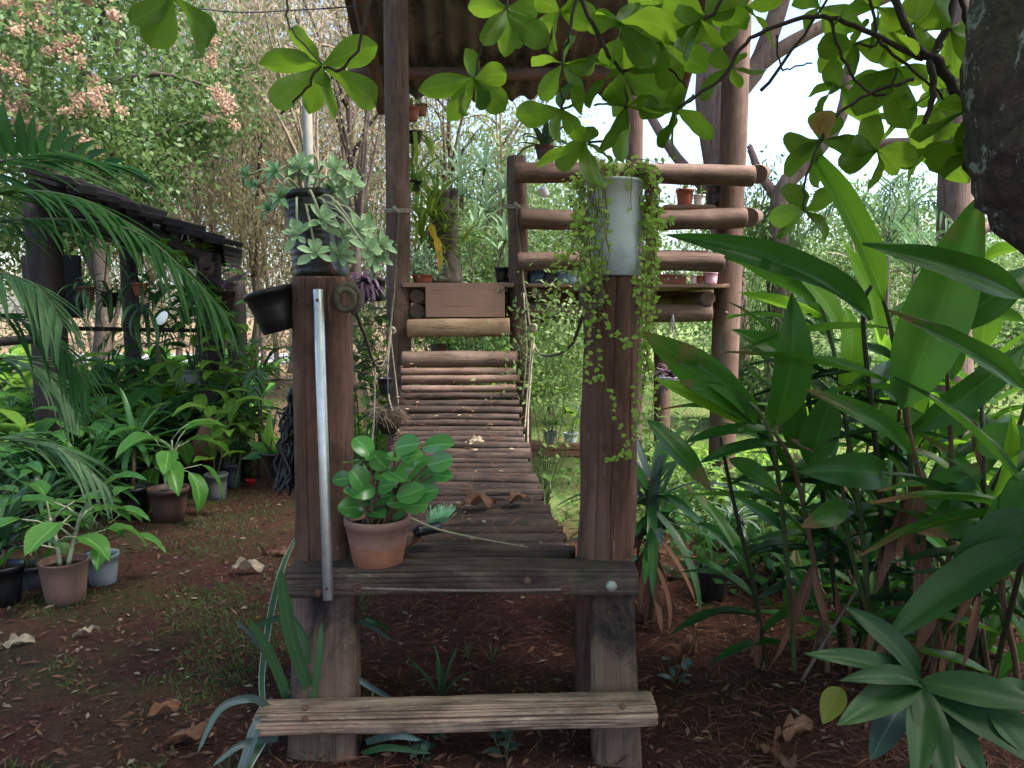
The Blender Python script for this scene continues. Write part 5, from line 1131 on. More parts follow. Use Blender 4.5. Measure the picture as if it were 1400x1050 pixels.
# ------------------------------------------------------------------ ginger clump
gc = thing('ginger_clump', 'tall clump of ginger with long glossy blade leaves on arching stalks', 'ginger plant', gr(1220, 905))
GL = [  # base px, tip px, d base, d tip, width px, material, normal
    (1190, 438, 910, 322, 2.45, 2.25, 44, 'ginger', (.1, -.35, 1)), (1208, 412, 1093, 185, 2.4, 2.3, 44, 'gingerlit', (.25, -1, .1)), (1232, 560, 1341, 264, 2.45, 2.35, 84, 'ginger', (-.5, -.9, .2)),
    (1402, 408, 1178, 333, 2.3, 2.2, 44, 'ginger', (.1, -.35, 1)), (1404, 535, 1213, 424, 2.3, 2.15, 32, 'ginger', (.3, -.25, 1)), (1290, 452, 1412, 366, 2.5, 2.5, 50, 'ginger', (-.2, -.6, 1)),
    (1055, 584, 1082, 400, 2.5, 2.4, 56, 'ginger', (.1, -1, .1)), (1212, 522, 990, 482, 2.35, 2.3, 18, 'ginger', (0, -.1, 1)), (1035, 578, 878, 452, 2.5, 2.4, 56, 'ginger', (-.4, .7, .7)), (1040, 582, 893, 468, 2.55, 2.5, 32, 'ginger', (.1, -.5, .9)),
    (1045, 584, 898, 519, 2.6, 2.5, 34, 'gingerlit', (0, -.6, 1)), (1040, 580, 930, 520, 2.6, 2.4, 40, 'ginger', (-.3, -.8, .5)), (1062, 590, 935, 604, 2.5, 2.45, 26, 'ginger', (0, -.5, 1)), (1068, 608, 956, 632, 2.5, 2.4, 26, 'ginger', (0, -.4, 1)),
    (885, 575, 974, 674, 2.6, 2.5, 42, 'ginger', (.6, -.8, .4)), (996, 627, 1068, 676, 2.6, 2.5, 26, 'ginger', (-.3, -.6, .8)), (1215, 652, 1090, 645, 2.4, 2.3, 50, 'ginger', (0, -.8, .7)), (1105, 635, 1140, 526, 2.5, 2.45, 48, 'ginger', (-.2, -1, .3)),
    (1085, 612, 1082, 512, 2.6, 2.5, 34, 'ginger', (-.2, -1, .3)), (1245, 622, 1100, 532, 2.35, 2.3, 30, 'ginger', (.2, -.2, 1)), (1248, 590, 1405, 468, 2.5, 2.5, 44, 'ginger', (.2, -.4, 1)), (1264, 688, 1352, 634, 2.5, 2.4, 46, 'ginger', (0, -.8, .6)),
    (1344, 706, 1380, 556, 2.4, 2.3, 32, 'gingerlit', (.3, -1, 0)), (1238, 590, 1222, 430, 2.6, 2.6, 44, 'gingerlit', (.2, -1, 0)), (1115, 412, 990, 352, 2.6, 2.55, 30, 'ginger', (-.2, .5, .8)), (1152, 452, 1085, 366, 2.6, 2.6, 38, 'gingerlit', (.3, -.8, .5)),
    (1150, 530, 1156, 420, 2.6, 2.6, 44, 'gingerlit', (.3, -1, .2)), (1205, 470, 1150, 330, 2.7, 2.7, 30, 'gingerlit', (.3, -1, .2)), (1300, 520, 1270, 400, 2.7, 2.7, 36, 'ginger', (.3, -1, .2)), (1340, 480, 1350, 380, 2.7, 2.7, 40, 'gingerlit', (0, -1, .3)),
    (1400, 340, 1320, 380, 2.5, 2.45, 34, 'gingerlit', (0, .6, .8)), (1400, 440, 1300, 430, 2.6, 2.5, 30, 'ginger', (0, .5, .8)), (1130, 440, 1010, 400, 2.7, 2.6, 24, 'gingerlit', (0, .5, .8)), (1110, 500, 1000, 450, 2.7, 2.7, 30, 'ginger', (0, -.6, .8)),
    (1180, 580, 1160, 480, 2.7, 2.7, 40, 'ginger', (.2, -1, .2)), (1290, 600, 1330, 520, 2.7, 2.7, 42, 'ginger', (0, -1, .3)), (1330, 610, 1420, 590, 2.4, 2.3, 50, 'ginger', (0, -.6, .8)), (1310, 560, 1390, 620, 2.5, 2.4, 36, 'ginger', (.2, -.6, .8)),
    (1185, 610, 1225, 540, 2.8, 2.8, 40, 'ginger', (.3, -1, .2)), (1160, 690, 1095, 720, 2.6, 2.5, 34, 'ginger', (0, -.6, .8)), (1180, 715, 1085, 700, 2.7, 2.6, 26, 'ginger', (0, -.6, .8)), (1350, 690, 1255, 730, 2.5, 2.4, 60, 'ginger', (0, -.6, .8)),
    (1410, 740, 1205, 880, 2.0, 1.85, 58, 'gingerdark', (-.5, -.6, .6)), (1408, 700, 1300, 770, 2.1, 2.0, 44, 'gingerdark', (0, -.5, .6)), (1410, 660, 1330, 790, 2.2, 2.1, 50, 'ginger', (-.4, -.8, .4)), (1420, 640, 1380, 760, 2.2, 2.1, 60, 'ginger', (-.4, -.8, .4)),
    (1260, 640, 1225, 760, 2.6, 2.5, 30, 'dryleaf', (0, -1, .1)), (1236, 680, 1200, 800, 2.6, 2.5, 20, 'dryleaf', (0, -1, .1)), (1330, 575, 1340, 640, 2.4, 2.4, 16, 'dryleaf', (0, -1, .1)), (1130, 620, 1080, 600, 2.5, 2.5, 12, 'dryleaf', (0, -1, .1)), (1280, 780, 1250, 900, 2.7, 2.7, 22, 'dryleaf', (0, -1, .1)),
]
for (bx_, by_, tx_, ty_, db, dt, w, mt, nr) in GL:
    nr = (nr[0], -1, .35) if nr[2] >= .7 and w > 28 and nr[1] < 0 else nr; w *= 1.12; leaf(gc, at(bx_, by_, db), at(tx_, ty_, dt), w * (db + dt) / 2 / FPX, 'lance', mt, nr)
ST = [[(1218, 900, 2.95), (1200, 640, 2.6), (1180, 440, 2.45), (1192, 390, 2.42)], [(1238, 890, 3.0), (1245, 640, 2.6), (1222, 470, 2.5), (1206, 405, 2.4)], [(1255, 905, 2.9), (1262, 700, 2.6), (1240, 560, 2.45), (1262, 440, 2.45)],
      [(1045, 900, 3.05), (1030, 800, 2.9), (1006, 700, 2.75), (985, 600, 2.6)], [(1085, 905, 3.0), (1075, 760, 2.8), (1055, 600, 2.5), (1020, 545, 2.5)], [(1130, 890, 3.0), (1108, 740, 2.75), (1085, 640, 2.6), (1058, 590, 2.5)], [(1150, 880, 3.05), (1130, 720, 2.8), (1108, 560, 2.6), (1080, 470, 2.6)],
      [(1190, 895, 3.0), (1180, 740, 2.7), (1160, 600, 2.6), (1140, 480, 2.6), (1120, 410, 2.6)], [(1275, 915, 2.9), (1300, 740, 2.6), (1300, 600, 2.5), (1290, 450, 2.5)], [(1330, 920, 2.8), (1340, 780, 2.5), (1345, 650, 2.4), (1340, 500, 2.5)], [(1300, 910, 2.85), (1320, 760, 2.6), (1380, 620, 2.4), (1420, 500, 2.3)],
      [(1390, 915, 2.7), (1370, 800, 2.4), (1400, 700, 2.2), (1440, 600, 2.1)], [(1360, 925, 2.7), (1400, 760, 2.3), (1430, 640, 2.2)], [(1205, 905, 2.95), (1165, 760, 2.75), (1150, 650, 2.6)], [(1228, 880, 3.1), (1222, 700, 2.8), (1230, 560, 2.6)], [(1345, 900, 3.0), (1320, 800, 2.9), (1290, 690, 2.8)], [(1385, 890, 3.1), (1340, 760, 2.9)], [(1410, 900, 2.9), (1400, 760, 2.8), (1370, 640, 2.7)], [(1170, 900, 3.1), (1190, 760, 2.9), (1212, 640, 2.7)]]
for i, s in enumerate(ST):
    pts = [at(*p) for p in s]; f = pts[0] + (pts[0] - pts[1]).normalized() * .02; f.z = gz(f.x, f.y) - .04; q = smooth_path([f] + pts, 5)
    tubes('stalk', [(q, taper(len(q), .013, .006))], M[('stemdark', 'stemgreen', 'stembrown')[i % 3]], gc, 7)
    n = len(q)
    for k in range(9):   # lesser leaves along each stalk
        a = q[int(n * U(.30, .82))]; sd = 1 if k % 2 else -1; l = U(.30, .50); az = (0 if sd > 0 else math.pi) + sd * U(-.2, 1.3)
        leaf(gc, a, a + hv(az, U(-.35, .9)) * l, U(.06, .085), 'lance', R.choice(('ginger', 'ginger', 'ginger', 'gingerdark')), UP + hv(az) * .3)
    for k in range(3):   # dry sheaths and hanging dead leaves low on the stalks
        a = q[int(n * U(.1, .5))]; leaf(gc, a, a + V((U(-.08, .08), U(-.06, .06), -U(.12, .3))), U(.02, .045), 'lance', 'dryleaf', V((U(-1, 1), -1, 0)), 'dead_leaf')
for k in range(46):   # dead stalks standing and leaning in the clump
    f = gr(U(1090, 1400), U(820, 930)); f.z = gz(f.x, f.y) - .03; tp = f + V((U(-.28, .28), U(-.2, .2), U(.25, .8))); tubes('dead_stalk', [(smooth_path([f, f.lerp(tp, .5) + V((U(-.04, .04), 0, .03)), tp], 4), taper(9, .008, .004))], M[R.choice(('stembrown', 'stembrown', 'twig'))], gc, 5)
    leaf(gc, tp, tp + V((U(-.1, .1), U(-.1, .1), -U(.12, .34))), U(.02, .05), 'lance', 'dryleaf', V((U(-1, 1), -1, 0)), 'dead_leaf')
# a second, smaller clump further back on the same side
g2 = thing('ginger_clump', 'smaller ginger clump behind the tall clump, thin dark stalks over the lawn', 'ginger plant', gr(1330, 800)); 
for i in range(16):
    f = gr(1330, 800) + V((U(-.9, .7), U(-.3, .3), 0)); f.z = gz(f.x, f.y) - .03; tp = f + V((U(-.3, .3), U(-.3, .1), U(.9, 1.35))); q = smooth_path([f, f.lerp(tp, .5) + V((U(-.1, .1), 0, .05)), tp], 5); tubes('stalk', [(q, taper(len(q), .011, .005))], M['stemgreen'], g2, 6)
    for k in range(8): a = q[int(len(q) * U(.4, .99))]; az = U(0, 6.28); leaf(g2, a, a + hv(az, U(-.3, .9)) * U(.3, .45), U(.06, .085), 'lance', R.choice(('ginger', 'gingerlit')), UP + hv(az) * .3)
# split-leaf plant in the corner
sp = thing('split_leaf_plant', 'dark green split leaf plant spreading at the foot of the ginger', 'plant', gr(1330, 1150))
HB = at(1256, 934, 1.75)
for (tx, ty, w, d) in ((1100, 893, 38, 1.7), (1146, 931, 34, 1.65), (1144, 992, 52, 1.6), (1152, 828, 44, 1.8), (1252, 1085, 44, 1.55), (1300, 1090, 50, 1.55), (1355, 1085, 52, 1.58), (1425, 1050, 56, 1.6), (1440, 970, 56, 1.65)):
    leaf(sp, HB + V((U(-.01, .01), 0, U(-.01, .01))), at(tx, ty, d), w * 1.7 / FPX, 'lance', 'gingerdark', (U(-.2, .2), -.75, .9))
tubes('stem', [(smooth_path([gr(1330, 1150) - V((0, 0, .03)), at(1310, 1050, 1.72), HB], 5), .006)], M['stempale'], sp, 6)
for (tx, ty, bx2, by2, w, mt, d) in ((1190, 1040, 1235, 960, 44, 'strapblue', 1.8), (1125, 990, 1150, 940, 36, 'yelgreen', 2.0), (1330, 1010, 1400, 930, 50, 'gingerdark', 1.8), (1420, 1040, 1350, 960, 60, 'gingerdark', 1.7), (1240, 1060, 1290, 1000, 40, 'gingerdark', 1.75)):
    leaf(sp, at(bx2, by2, d), at(tx, ty, d - .08), w * d / FPX, 'lance', mt, (0, -.6, 1))

# ------------------------------------------------------------------ almond tree overhead: trunk at the edge, branches, hanging rosettes of leaves
al = thing('almond_tree', 'tropical almond tree with lichened trunk, its leafy branches hanging overhead', 'tree', (2.25, 1.9, gz(2.25, 1.9)))
TP = [(2.25, 1.9, -.05), (2.2, 1.9, .9), at(1560, 330, 1.9), at(1462, 245, 1.9), at(1434, 150, 1.9), at(1440, -60, 1.9), V((1.25, 1.8, 3.2)), V((1.0, 1.6, 4.2))]
q = smooth_path(TP, 8); rr_ = np.interp(np.linspace(0, 1, len(q)), np.linspace(0, 1, len(TP)), [.24, .2, .185, .185, .185, .165, .14, .08])
rr_ = [r * (1 + .08 * noise.noise((i * .7, 3, 1))) for i, r in enumerate(rr_)]
vs, fs = tube_geo([(q, list(rr_))], 36); base = al.location
vs = [v + (v - q[min(len(q) - 1, i // 36)]) * (.14 * noise.noise(v * 7) + .07 * noise.noise(v * 22)) for i, v in enumerate(vs)]
link('trunk', mesh('trunk', [v - base for v in vs], fs), M['lichen'], al, Matrix.Translation(base))
def branch(pts, r0, r1, d=2.2):
    q = smooth_path([at(p[0], p[1], p[2] if len(p) > 2 else d) for p in pts], 5); q = [p + V((U(-1, 1), U(-1, 1), U(-1, 1))) * .004 for p in q]
    tubes('branch', [(q, taper(len(q), r0, r1))], M['dkbranch'], al, 8)
branch([(1450, 100, 1.95), (1330, 140), (1283, 85), (1255, 65), (1232, 20), (1205, -60)], .016, .009); branch([(1312, -80), (1296, 30), (1272, 85), (1277, 130), (1262, 172)], .014, .007); branch([(1440, 60, 1.95), (1345, 44), (1322, 30), (1312, -10)], .011, .007)
branch([(1262, 80), (1180, 42), (1125, 22), (1060, 35), (1020, 60), (985, 108), (925, 150)], .008, .004); branch([(1042, 125), (1112, 28), (1150, -30)], .005, .003); branch([(1135, 25), (1152, 80), (1182, 122), (1215, 128), (1226, 92)], .005, .003)
branch([(1250, 108), (1185, 130), (1140, 160), (1122, 192)], .005, .004); branch([(1200, 55), (1240, 90), (1280, 125), (1330, 165)], .005, .003); branch([(784, -40), (805, 22), (832, 75), (848, 98), (856, 145), (832, 188), (800, 195)], .007, .003)
branch([(848, 98), (905, 90), (940, 120)], .004, .003); branch([(700, -40), (692, 10), (660, 60), (648, 108)], .005, .003); branch([(512, -40), (500, 20), (488, 68), (464, 96), (438, 92), (418, 122), (385, 155)], .005, .003); branch([(790, -20), (778, 50), (768, 80), (768, 150)], .005, .003)
branch([(400, -20), (392, 18), (400, 42), (440, 88)], .003, .002); branch([(238, -60), (236, 0)], .004, .003); branch([(1010, -40), (975, 18), (940, 30)], .006, .004); branch([(1120, 192), (1100, 250), (1100, 290)], .004, .003); branch([(1180, -30), (1200, 55), (1170, 60)], .005, .003)
branch([(1062, 48), (1068, 90), (1075, 95), (1110, 85)], .003, .002)
def aleaf(c, tip, w, d, dt=-.05, mt='almond', nr=None):
    leaf(al, at(c[0], c[1], d), at(tip[0], tip[1], d + dt), w * d / FPX, 'obov', mt, nr or (U(-.4, .4), U(.5, 1.1), U(.2, .9)))
for c, d, tips in (((440, 90), 2.25, ((354, 88, 44), (394, 40, 40), (516, 62, 50), (512, 142, 46), (458, 162, 40), (424, 156, 36), (372, 142, 44), (430, 112, 30))),
                   ((648, 108), 2.2, ((572, 124, 40), (612, 166, 34), (640, 158, 32), (690, 152, 46), (692, 100, 40), (636, 66, 30), (662, 150, 30))),
                   ((236, -6), 2.0, ((206, 64, 54), (280, 66, 50), (178, 30, 44))), ((692, 10), 2.2, ((662, 62, 36), (690, 78, 34), (748, 62, 44), (640, 10, 40), (735, 20, 40), (710, 66, 30)))):
    for (x, y, w) in tips: aleaf(c, (x, y), w * .82, d, U(-.14, .1))
NL = 25
for (x, y, rad, n, d) in ((765, 15, 50, 7, 2.2), (770, 88, 62, 7, 2.25), (768, 150, 58, 7, 2.2), (848, 30, 66, 8, 2.15), (850, 98, 70, 9, 2.25), (856, 146, 62, 8, 2.2), (800, 196, 56, 8, 2.15), (925, 150, 56, 8, 2.25), (962, 22, 60, 8, 2.2), (905, 60, 60, 8, 2.3), (1000, 92, 46, 6, 2.3), (900, 8, 62, 8, 2.25),
                         (1020, 10, 60, 7, 2.3), (1122, 192, 68, 8, 2.25), (1200, 206, 60, 8, 2.2), (1226, 92, 66, 8, 2.25), (1150, 120, 58, 6, 2.35), (1168, 60, 58, 7, 2.3), (1250, 30, 70, 8, 2.3), (1325, 150, 66, 9, 2.1), (1330, 208, 72, 9, 2.1), (1290, 120, 64, 8, 2.3), (1300, 40, 60, 8, 2.2), (1240, 155, 60, 8, 2.35), (1100, 288, 58, 7, 2.3), (1200, 10, 60, 7, 2.3), (1275, 200, 60, 7, 2.3), (1120, 10, 50, 5, 2.35)):
    n = max(5, n - 2); a0 = U(0, 6.28)
    for i in range(n):
        a = a0 + i * 6.283 / n + U(-.45, .45); r = rad * U(.6, 1.25); aleaf((x, y), (x + r * math.cos(a), y + r * .85 * math.sin(a) + r * .25), r * U(.56, .72), d, U(-.14, .12), nr=(U(-.8, .8), U(-.2, 1.1), U(-.2, 1.1)))
aleaf((1142, 160), (1118, 176), 34, 2.2, 0, 'almondold'); aleaf((1130, 190), (1122, 152), 34, 2.2, 0, 'almondold')
# unseen crown above the frame, spread and density shaped to shade the yard
rg = np.random.default_rng(21); n = 2300; cl = rg.uniform([-2.4, -2.6, 2.75], [5.4, 4.0, 5.0], (n, 3)); cl[:, 2] = np.maximum(cl[:, 2], 2.15 + .50 * np.maximum(cl[:, 1], 0)); k = 6
P = np.repeat(cl, k, 0); a = rg.uniform(0, 6.28, n * k); D = np.stack([np.cos(a), np.sin(a), rg.uniform(-.7, .1, n * k)], 1); D /= np.linalg.norm(D, axis=1, keepdims=True)
o = al.location; link('crown', leafmass('crown', P, D, .115 * rg.uniform(.8, 1.2, n * k), .19 * rg.uniform(.8, 1.2, n * k), None, None, origin=o, up=(0, 0, 3), seed=4), M['almond'], al, Matrix.Translation(o))['kind'] = 'stuff'
lb = [([V((1.0, 1.6, 4.1)), V((.2, 1.2, 3.9)), V((-1.4, 1.3, 3.7)), V((-3.0, .8, 3.6))], [.07, .055, .04, .015]), ([V((1.2, 1.75, 3.4)), V((2.4, 1.3, 3.8)), V((4.0, .6, 3.9))], [.07, .05, .02]), ([V((1.0, 1.6, 4.1)), V((.6, .2, 4.0)), V((.2, -2.2, 4.0))], [.07, .05, .02]), ([V((.2, 1.2, 3.9)), at(700, -130, 2.3), at(790, -30, 2.2)], [.03, .012, .008]), ([V((1.2, 1.75, 3.3)), at(1312, -90, 2.2)], [.04, .015]), ([V((-1.4, 1.3, 3.7)), at(512, -160, 2.25), at(512, -38, 2.25)], [.025, .01, .006]), ([V((-1.4, 1.3, 3.7)), at(238, -58, 2.0)], [.025, .005]), ([V((1.25, 1.8, 3.2)), at(1205, -60, 2.2)], [.04, .01]), ([V((1.25, 1.8, 3.2)), at(1010, -40, 2.2)], [.03, .008])]
tubes('limb', [(smooth_path(p, 4), np.interp(np.linspace(0, 1, len(smooth_path(p, 4))), np.linspace(0, 1, len(r)), r).tolist()) for p, r in lb], M['lichen'], al, 8)

# ------------------------------------------------------------------ palm at the frame edge
pm = thing('feather_palm', 'feather palm arching long narrow leaflets over the shed roof', 'palm', (-2.55, 2.9, gz(-2.55, 2.9)))
c = V((-2.5, 2.9, 1.45)); tubes('trunk', [([(-2.55, 2.9, -.05), (-2.54, 2.9, .7), (-2.5, 2.9, 1.5)], [.07, .06, .05])], M['stemgreen'], pm, 10)
def pf(pts, n, L, mt, W_=.020, **k): frond(pm, [c] + [at(*p) for p in pts], n, L, W_, mat=mt, **k)
q = [at(*p) for p in ((-60, 262, 2.75), (-10, 226, 2.7), (22, 218, 2.68), (70, 212, 2.66), (120, 220, 2.63), (170, 234, 2.6), (212, 258, 2.55))]
q = smooth_path([c] + q, 5); fr = tubes('frond', [(q, taper(len(q), .010, .003))], M['stemgreen'], pm, 6)
for (x0, y0, x1, y1, w) in ((8, 220, -12, 130, 18), (22, 218, 4, 134, 19), (35, 217, 26, 146, 18), (47, 216, 47, 156, 17), (58, 213, 71, 166, 17), (72, 212, 95, 172, 17), (88, 213, 115, 182, 16), (102, 215, 132, 192, 15), (118, 220, 149, 205, 14), (140, 226, 172, 218, 12), (-20, 228, -45, 150, 18)):
    leaf(fr, at(x0, y0, 2.66), at(x1, y1, 2.62), w * 2.6 / FPX, 'leaflet', 'palm', (.15, -1, .2), 'leaflet')
for (x0, y0, x1, y1) in ((20, 220, 135, 232), (40, 220, 160, 246), (55, 218, 180, 250), (75, 216, 190, 262), (95, 217, 205, 268), (115, 220, 222, 262), (5, 222, 110, 246), (-10, 228, 100, 262), (130, 224, 215, 240), (150, 230, 220, 256), (170, 236, 222, 270), (-30, 236, 80, 282)):
    for j in range(2): leaf(fr, at(x0, y0, 2.64), at(x1 + U(-14, 14), y1 + 14 * j + U(-8, 8), 2.55 + .16 * j), 8.5 * 2.6 / FPX, 'leaflet', 'palm', (.1, -.5, 1), 'leaflet')
pf([(-60, 320, 2.6), (60, 300, 2.5), (180, 315, 2.4), (262, 380, 2.35), (300, 420, 2.35)], 34, .34, 'palm', hang=.55, start=.2); pf([(-80, 290, 2.5), (10, 262, 2.5), (110, 272, 2.45), (200, 320, 2.45)], 30, .34, 'palm', hang=.5, start=.2)
pf([(-80, 380, 2.4), (-10, 372, 2.3), (50, 392, 2.25), (84, 440, 2.2)], 26, .28, 'palmpale', hang=.7, start=.2); pf([(-80, 450, 2.6), (0, 430, 2.6), (80, 470, 2.55), (120, 530, 2.5)], 24, .28, 'palm', hang=.6, start=.2)
pf([(-80, 610, 2.9), (0, 600, 3.0), (80, 612, 3.0), (140, 660, 3.0)], 28, .32, 'palmpale', hang=.6, start=.2); pf([(-60, 500, 2.8), (0, 490, 2.8), (60, 510, 2.8), (100, 560, 2.8)], 24, .28, 'palmpale', hang=.7, start=.2)

# ------------------------------------------------------------------ strap leaved plants near the stile
def blades(t, rows, k='strap'):
    for pts, w, mt in rows:
        q = smooth_path([at(*p) for p in pts], 4); n = len(q); vs, uv, fs = [], [], []; base = t.location
        for i, p in enumerate(q):
            f = i / (n - 1); tg = (q[min(i + 1, n - 1)] - q[max(i - 1, 0)]).normalized(); s = tg.cross(V((.15, -1, .25))).normalized(); wd = w * .74 * p.y / FPX * .5 * prof_w('strap', f) * (1.0 if f > .0 else 1)
            for sg in (-1, 0, 1): vs.append(p + s * sg * wd + V((0, -1, 0)) * (.0 if sg else -wd * .35) - base); uv.append((sg * .5 + .5, f))
        for i in range(n - 1):
            for j in range(2): fs.append((i * 3 + j, i * 3 + j + 1, (i + 1) * 3 + j + 1, (i + 1) * 3 + j))
        link('leaf', mesh('leaf', vs, fs, True, uv), M[mt], t, Matrix.Translation(base))
b0 = gr(392, 968); d = b0.y
t = thing('strap_leaf_plant', 'strap leaved plant with upright green blades beside the square stile', 'plant', b0)
blades(t, [([(432, 965, 2.55), (400, 880, 2.5), (388, 815, 2.48), (383, 778, 2.48)], 26, 'straplf'), ([(398, 968, 2.55), (372, 900, 2.5), (340, 845, 2.46)], 20, 'straplf'), ([(398, 968, 2.55), (362, 890, 2.5), (320, 845, 2.46)], 12, 'strapblue'), ([(412, 968, 2.55), (420, 890, 2.6), (402, 850, 2.62), (385, 830, 2.62)], 16, 'straplf'), ([(428, 960, 2.5), (436, 900, 2.52), (440, 850, 2.55)], 14, 'straplf'),
           ([(372, 972, 2.45), (345, 955, 2.4), (300, 970, 2.35), (270, 1030, 2.3)], 16, 'strapblue'), ([(375, 985, 2.4), (352, 990, 2.35), (335, 1040, 2.3), (318, 1080, 2.25)], 22, 'strapblue'), ([(380, 1010, 2.4), (330, 1018, 2.3), (290, 1048, 2.25)], 14, 'strapblue'), ([(360, 1010, 2.4), (335, 1050, 2.3), (320, 1090, 2.3)], 24, 'stripe'),
           ([(402, 1010, 2.45), (420, 985, 2.5), (470, 850, 2.8), (540, 878, 3.0)], 14, 'strapblue'), ([(480, 920, 2.6), (500, 935, 2.6), (540, 958, 2.6)], 12, 'strapblue'), ([(500, 845, 2.9), (515, 852, 2.9), (538, 862, 2.85)], 10, 'straplf'), ([(500, 1015, 2.4), (540, 1005, 2.35), (575, 1012, 2.35)], 16, 'strapblue'), ([(495, 1030, 2.4), (530, 1022, 2.35), (590, 1030, 2.3)], 14, 'straplf'), ([(400, 845, 2.9), (380, 845, 2.9), (340, 860, 2.85)], 12, 'straplf')])
t = thing('striped_strap_plant', 'single white striped strap leaf arching behind the square stile', 'plant', gr(368, 900))
blades(t, [([(362, 985, 2.6), (358, 920, 2.75), (372, 830, 2.95), (388, 770, 3.1), (408, 728, 3.2)], 13, 'stripe')])
def sprig(label, px, py, n, L, mt, w=.014, name='grass_tuft', el=(50, 88)):
    g = gr(px, py); t = thing(name, label, 'grass tuft', g); pl_strap(t, g - UP * .005, n, L, w, mat=mt, el=el, droop=(0, 0, 1))
sprig('tuft of upright green blades on the dirt between the stiles', 604, 962, 10, .24, 'straplf'); sprig('small pale grass tuft below the bridge near the round post', 672, 905, 12, .10, 'grass', .006); sprig('thin grass tuft on the dirt beside the upright blades', 640, 900, 8, .09, 'grass', .006)
g = gr(690, 1040); t = thing('weed', 'small broad leaf weed on the dirt below the step', 'weed', g); pl_bush(t, g, .11, 12, .06, .032, 'ovate', 'strapblue', 'stemgreen', .05, 4, .002)
g = gr(575, 1045); t = thing('weed', 'low grey leaved weed beside the square stile foot', 'weed', g); pl_bush(t, g, .08, 14, .06, .032, 'ovate', 'strapblue', 'stemgreen', .07, 4, .002)
g = gr(925, 930); t = thing('weed', 'small dull weed on the needles beside the step end', 'weed', g); pl_bush(t, g, .10, 10, .06, .036, 'ovate', 'strapblue', 'stemgreen', .06, 4, .002)

# ------------------------------------------------------------------ wire, steel pole
t = thing('wire', 'thin dark wire running from the wood to the tower roof', 'wire', at(250, 12, 6.2)); tubes('strand', [(smooth_path([at(120, -10, 7.5), at(300, 15, 6.6), at(400, 14, 6.4), at(498, 8, 6.3)], 5), .006)], M['wire'], t, 5)
p = at(419, 110, 7.6); t = thing('steel_pole', 'plain grey steel pole standing behind the succulent pot', 'pole', (p.x, p.y, gz(p.x, p.y))); link('shaft', lathe([(.047, -.05), (.047, p.z - .02), (.043, p.z), (.0005, p.z + .005)], 18), M['pole'], t, Matrix.Translation((p.x, p.y, 0)))

# ------------------------------------------------------------------ fallen leaves one can pick out
def dry(label, px, py, L, w, mat='dryleaf', z=None, az=0.0, name='dry_leaf', d=None):
    g = gr(px, py) + UP * .012 if d is None else at(px, py, d); v = hv(az) * L / 2; t = thing(name, label, 'dry leaf', g)
    leaf(t, g - v, g + v + UP * .01, w, 'dry', mat, UP + V((U(-.3, .3), -.3, 0)), 'blade'); return t
dry('pale curled dry leaf on the path left of the striped strap leaf', 342, 784, .20, .07, 'dryleafpale', az=.1); dry('orange brown dry leaf on the path beside the entrance post foot', 378, 757, .17, .05, az=.0); dry('brown broad dry leaf on the dirt in front of the nursery', 226, 985, .12, .045, az=.7); dry('large brown dry leaf beside the blue strap leaves', 262, 1022, .16, .06, az=.35)
dry('curled red brown dry leaf on the bridge slats', 655, 692, .17, .10, az=.15, d=3.72); dry('second curled dry leaf on the bridge slats, nearer the round post', 706, 684, .13, .09, az=1.0, d=3.75); dry('small dry leaf lying by the black brush on the bridge', 568, 744, .08, .05, az=.9, d=2.95); dry('dry leaf on the slats above the glossy round leaves', 650, 604, .10, .05, 'dryleafpale', az=.1, d=4.5)
dry('pale dry leaf on the dirt at the edge of the photo', 22, 888, .14, .035, 'dryleafpale', az=.5); dry('pale narrow dry leaf in the thin grass', 118, 872, .11, .03, 'dryleafpale', az=.6); dry('long brown sheath lying beside the round stile', 940, 905, .32, .05, az=1.1); dry('pale dead strap lying by the dracaena foot', 925, 790, .30, .035, 'dryleafpale', az=2.9); dry('brown dry leaf under the ginger stalks', 1085, 1000, .2, .05, az=.5); dry('dry leaf below the split leaf plant', 1060, 1030, .15, .05, az=2.2)

# ------------------------------------------------------------------ litter, needles, grass
def scatter(n, x0, x1, y0, y1, seed, dens=None):
    rg = np.random.default_rng(seed); y = y0 * (y1 / y0) ** rg.random(n); x = rg.uniform(x0, x1, n) * np.clip(y / 3.2, .7, 2.2)
    m = np.ones(n, bool) if dens is None else dens(x, y, rg); x, y = x[m], y[m]
    z = 0.02 * np.sin(x * 1.7 + .4) * np.cos(y * 1.3) + .012 * np.sin(x * 4.1 + y * 3.3); return np.stack([x, y, z], 1), rg
def noise2(x, y, s): return np.array([noise.noise((a * s, b * s, 5.5)) for a, b in zip(x, y)])
P, rg = scatter(3200, -3.2, 3.2, 1.7, 7.5, 1); n = len(P); a = rg.uniform(0, 6.28, n); D = np.stack([np.cos(a), np.sin(a), rg.uniform(-.1, .25, n)], 1); D /= np.linalg.norm(D, axis=1, keepdims=True); P[:, 2] += .008; s = rg.random(n) ** 3
tag(link('leaf_litter', leafmass('leaf_litter', P, D, .004 + .015 * s, .008 + .045 * s, None, None, up=(0, 0, 3), seed=2), M['litter']), 'bits of dry leaf scattered over the red earth', 'leaf litter', None, 'stuff')
P, rg = scatter(17000, -3.2, 3.2, 1.7, 7.0, 31); n = len(P); a = rg.uniform(0, 6.28, n); D = np.stack([np.cos(a), np.sin(a), rg.uniform(-.2, .5, n)], 1); D /= np.linalg.norm(D, axis=1, keepdims=True); P[:, 2] += .006; s = rg.random(n) ** 2.5
tag(link('leaf_litter', leafmass('leaf_litter', P, D, .003 + .012 * s, .010 + .055 * s, None, None, up=(0, 0, 1.5), seed=32), M['crumb']), 'dark brown crumbled leaves and bark over the red earth', 'leaf litter', None, 'stuff')
